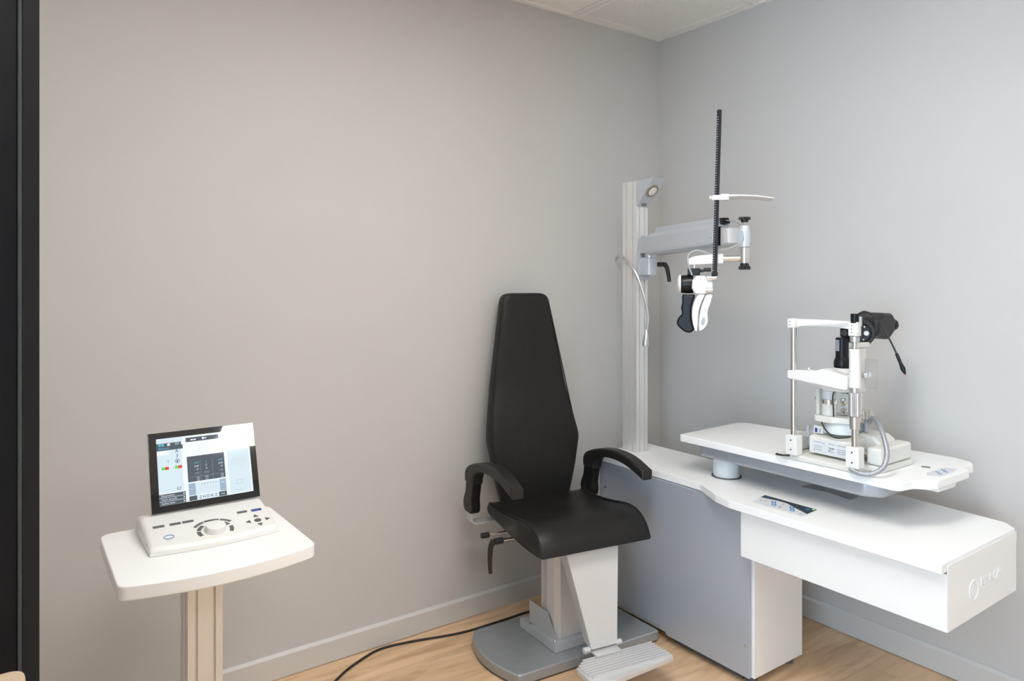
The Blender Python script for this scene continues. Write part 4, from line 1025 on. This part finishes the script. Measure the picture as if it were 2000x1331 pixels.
# pivot drum and lamp side
part('pivot_drum', lathe(nb(), [(0.052, 0.8585), (0.05, 0.878), (0.044, 0.892)], q(0.10, 0.0, 0), n=36), 'pale_blue_grey', sa)
t = nb(); prism(t, rpoly([(-0.55+a, -1.18-b) for a, b in ((0.04, -0.062), (0.04, 0.0), (0.07, 0.05), (0.15, 0.05), (0.15, -0.03), (0.09, -0.062))], 0.022), 0.8925, 0.912, 'z', 0.003)
part('lamp_arm', t, 'cream_plastic', sa)
t = nb(); lathe(t, [(0.0215, 0.9125), (0.0215, 0.949)], q(0.07, -0.022, 0), n=28); lt = part('lamp_housing', t, 'cream_plastic', sa)
scyl('lamp_band', 0.07, -0.022, 0.9492, 0.962, 0.022, 'chrome', 0, lt)
scyl('lamp_top', 0.07, -0.022, 0.9622, 0.992, 0.0215, 'pale_blue_grey', 0.002, lt)
sbox('lamp_backplate', 0.050, 0.088, -0.054, -0.044, 0.9125, 0.992, 'cream_plastic', 0.001, lt)
t = nb(); cyl(t, 0.009, -1.18+0.0542, -1.18+0.062, (-0.487, 0, 0.958), 'y', 0.001); part('slit_knob', t, 'chrome', sa)
for dz in (0.925, 0.938):
    t = nb(); cyl(t, 0.003, -1.18+0.0542, -1.18+0.0565, (-0.485, 0, dz), 'y'); part('screw', t, 'steel_satin', lt)
sbox('control_block', 0.10, 0.15, -0.005, 0.045, 0.9125, 0.985, 'cream_plastic', 0.004)
for (u, z_) in ((0.012, 0.955), (0.014, 0.925)):
    t = nb(); cyl(t, 0.012, -0.4585, -0.4505, (0, -1.18-u, z_), 'x', 0.002); cyl(t, 0.006, -0.468, -0.4585, (0, -1.18-u-0.004, z_), 'x', 0.001); part('setting_knob', t, 'chrome', sa)
t = nb(); prism(t, rpoly([(-1.18+0.024, 0.9935), (-1.18+0.028, 1.005), (-1.18+0.018, 1.03), (-1.18+0.0, 1.045), (-1.18-0.05, 1.045), (-1.18-0.055, 0.9935)], 0.006), -0.515, -0.42, 'x', 0.004)
part('lamp_bridge', t, 'white_plastic', sa)
t = nb(); tube(t, [q(0.095, 0.008, 0.9855), q(0.085, 0.05, 0.988)], 0.003, 8); part('slit_lever', t, 'black_soft', sa)
sbox('tower', 0.115, 0.165, 0.02, 0.047, 0.9855, 1.125, 'cream_plastic', 0.004)
sbox('tower_head', 0.11, 0.18, 0.005, 0.050, 1.1255, 1.142, 'cream_plastic', 0.003)
t = nb(); cyl(t, 0.010, -1.18-0.057, -1.18-0.048, (-0.405, 0, 1.04), 'y', 0.001); part('lock_knob', t, 'chrome', sa)
t = nb(); box(t, -0.395, -0.393, -1.18-0.088, -1.18-0.048, 1.0, 1.09, 0.0005); part('breath_shield', t, 'clear_plastic', sa, label='clear breath shield')
# prism tower with mirror head (black)
pr = part('illumination_tower', lathe(nb(), [(0.0235, 1.062), (0.0245, 1.067), (0.0245, 1.082), (0.020, 1.092), (0.019, 1.10), (0.019, 1.155), (0.016, 1.157)], q(0.10, 0.004, 0), n=32), 'black_plastic', sa)
scyl('tower_ring', 0.10, 0.004, 1.0462, 1.0615, 0.027, 'white_plastic', 0.001)
sbox('tower_label', 0.0795, 0.0812, -0.005, 0.006, 1.115, 1.15, 'print_grey', 0.0, pr)
mh = sbox('mirror_head', 0.092, 0.125, 0.0, 0.040, 1.158, 1.188, 'black_plastic', 0.005)
t = nb(); cyl(t, 0.010, -0.4635, -0.4585, (0, -1.18-0.018, 1.172), 'x', 0.001); part('mirror_lens', t, 'lens_glass', mh)
# microscope body, magnification drum, eyepieces
sbox('objective_housing', 0.126, 0.160, 0.000, 0.024, 1.1425, 1.192, 'black_plastic', 0.005)
MD = Matrix.Translation((-0.365, -1.197, 1.170)) @ Matrix.Rotation(math.atan2(-0.479, -0.878), 4, 'Z') @ Matrix.Rotation(R(90), 4, 'Y')   # z runs out of the drum face
mb = part('microscope_body', cyl(nb(), 0.043, -0.030, 0.022, bev=0.004, n=40, M=MD), 'black_soft', sa)
dk = part('magnification_knob', lathe(nb(), [(0.033, 0.0222), (0.033, 0.028), (0.027, 0.032), (0.027, 0.036)], n=36, M=MD), 'black_plastic', sa)
t = nb(); box(t, -0.020, 0.020, -0.007, 0.007, 0.0362, 0.044, 0.002); t.transform(MD); part('knob_grip', t, 'black_soft', dk)
part('knob_dot', cyl(nb(), 0.0075, 0.0362, 0.0385, (0, 0.0165, 0), n=18, M=MD), 'print_pale', dk, label='round pale scale mark')
for (dx, dz) in ((-0.020, 0.011), (-0.020, -0.011), (0.018, -0.014), (0.004, -0.023), (0.020, 0.008)):
    part('knob_scale', cyl(nb(), 0.0026, 0.0362, 0.0375, (dx, dz, 0), n=10, M=MD), 'print_pale', dk)
t = nb(); prism(t, rpoly([(-0.345, 1.160), (-0.34, 1.215), (-0.30, 1.232), (-0.245, 1.230), (-0.222, 1.208), (-0.23, 1.168), (-0.265, 1.144)], 0.016), -1.18-0.062, -1.18+0.03, 'y', 0.014, 3)
eh = part('eyepiece_housing', t, 'black_soft', sa, ang=50)
for u in (-0.005, 0.038):
    t = nb(); cyl(t, 0.020, -0.2205, -0.200, (0, -1.18-u, 1.190), 'x', 0.003, 28); part('eyepiece', t, 'black_plastic', sa)
scyl('filter_pin', 0.15, 0.035, 1.1925, 1.222, 0.006, 'steel_satin')
# joystick and connectors
js = scyl('joystick', 0.15, 0.055, 0.8625, 0.902, 0.007, 'grey_plastic')
t = nb(); knurl(t, 0.0165, 0.9025, 0.932, q(0.15, 0.055, 0), 14, 0.08); part('joystick_knob', t, 'chrome', js)
sbox('joystick_base', 0.128, 0.165, 0.030, 0.046, 0.8625, 0.886, 'grey_plastic', 0.002)
sbox('switch_box', 0.055, 0.10, -0.066, -0.034, 0.8505, 0.876, 'cream_plastic', 0.003)
t = nb(); box(t, -0.4965, -0.4950, -1.18+0.052, -1.18+0.060, 0.855, 0.868); part('blue_switch', t, 'print_navy', sa)
t = nb(); box(t, -0.4965, -0.4950, -1.18+0.040, -1.18+0.046, 0.855, 0.868); part('grey_switch', t, 'grey_plastic', sa)
scyl('lock_screw', 0.05, -0.082, 0.8365, 0.872, 0.0055, 'grey_plastic', 0.001)
# cables
t = nb(); tube(t, spline([q(0.052, 0.006, 0.992), q(0.047, 0.004, 0.975), q(0.052, 0.003, 0.94), q(0.052, 0.004, 0.913)], 6), 0.0022, 8); part('lamp_cable', t, 'cable_black', sa)
t = nb(); tube(t, spline([q(0.042, -0.03, 0.892), q(0.036, -0.012, 0.870), q(0.036, 0.015, 0.853), q(0.045, 0.045, 0.856), q(0.07, 0.07, 0.866)], 6), 0.0024, 8); part('lamp_cable', t, 'cable_black', sa)
pth = spline([q(0.145, 0.068, 0.895), q(0.13, 0.085, 0.912), q(0.10, 0.118, 0.905), q(0.07, 0.150, 0.872), q(0.045, 0.172, 0.83), q(0.02, 0.172, 0.795), q(0.0, 0.150, 0.776), q(-0.012, 0.120, 0.773), q(-0.012, 0.092, 0.781)], 18)
t = nb(); n_ = len(pth); tube(t, pth, [0.0074-(0.0009 if k % 3 == 0 else 0) for k in range(n_)], 16); part('corrugated_hose', t, 'hose_grey', sa, ang=60)
t = nb(); tube(t, spline([q(-0.004, -0.112, 0.777), q(-0.016, -0.125, 0.777), q(-0.014, -0.152, 0.775), q(0.0, -0.158, 0.773)], 6), 0.003, 8); part('grip_loop', t, 'cable_black', sa)
# fixation lamp on its bent arm
pth = spline([q(0.0, 0.105, 1.231), q(0.0, 0.128, 1.244), q(0.0, 0.150, 1.238), q(0.002, 0.180, 1.205), q(0.003, 0.205, 1.160), q(0.004, 0.220, 1.128)], 8)
n_ = len(pth); fx = part('fixation_arm', tube(nb(), pth, [0.0042 if k < n_*0.22 else 0.0026 for k in range(n_)], 10), 'black_soft', sa)
a = Vector(q(0.004, 0.219, 1.130)); b = Vector(q(0.006, 0.243, 1.072)); d = (b-a)
t = nb(); tube(t, [a, a+d*0.35, a+d*0.40, a+d*0.72, a+d*0.95], [0.0045, 0.0048, 0.0042, 0.0068, 0.003], 12); part('fixation_lamp', t, 'black_plastic', fx)
t = nb(); tube(t, [a+d*0.93, a+d*1.02], [0.003, 0.0012], 8); part('lamp_tip', t, 'red_tip', fx, label='red lamp tip')

# ------------------------------------------------------------------ cable on the floor
cb = [(-0.80, -0.165, 0.0045), (-0.866, -0.115, 0.0045), (-1.008, -0.111, 0.0045), (-1.189, -0.101, 0.0045), (-1.375, -0.05, 0.0045), (-1.488, -0.034, 0.0045), (-1.584, -0.066, 0.0045), (-1.67, -0.115, 0.0045), (-1.75, -0.19, 0.0045), (-1.83, -0.33, 0.0045), (-1.98, -0.44, 0.0045)]
o = part('floor_cable', tube(nb(), spline(cb, 10), 0.0042, 8), 'cable_black')
o['label'] = 'black power cable curving across the floor from the chair base'; o['category'] = 'cable'
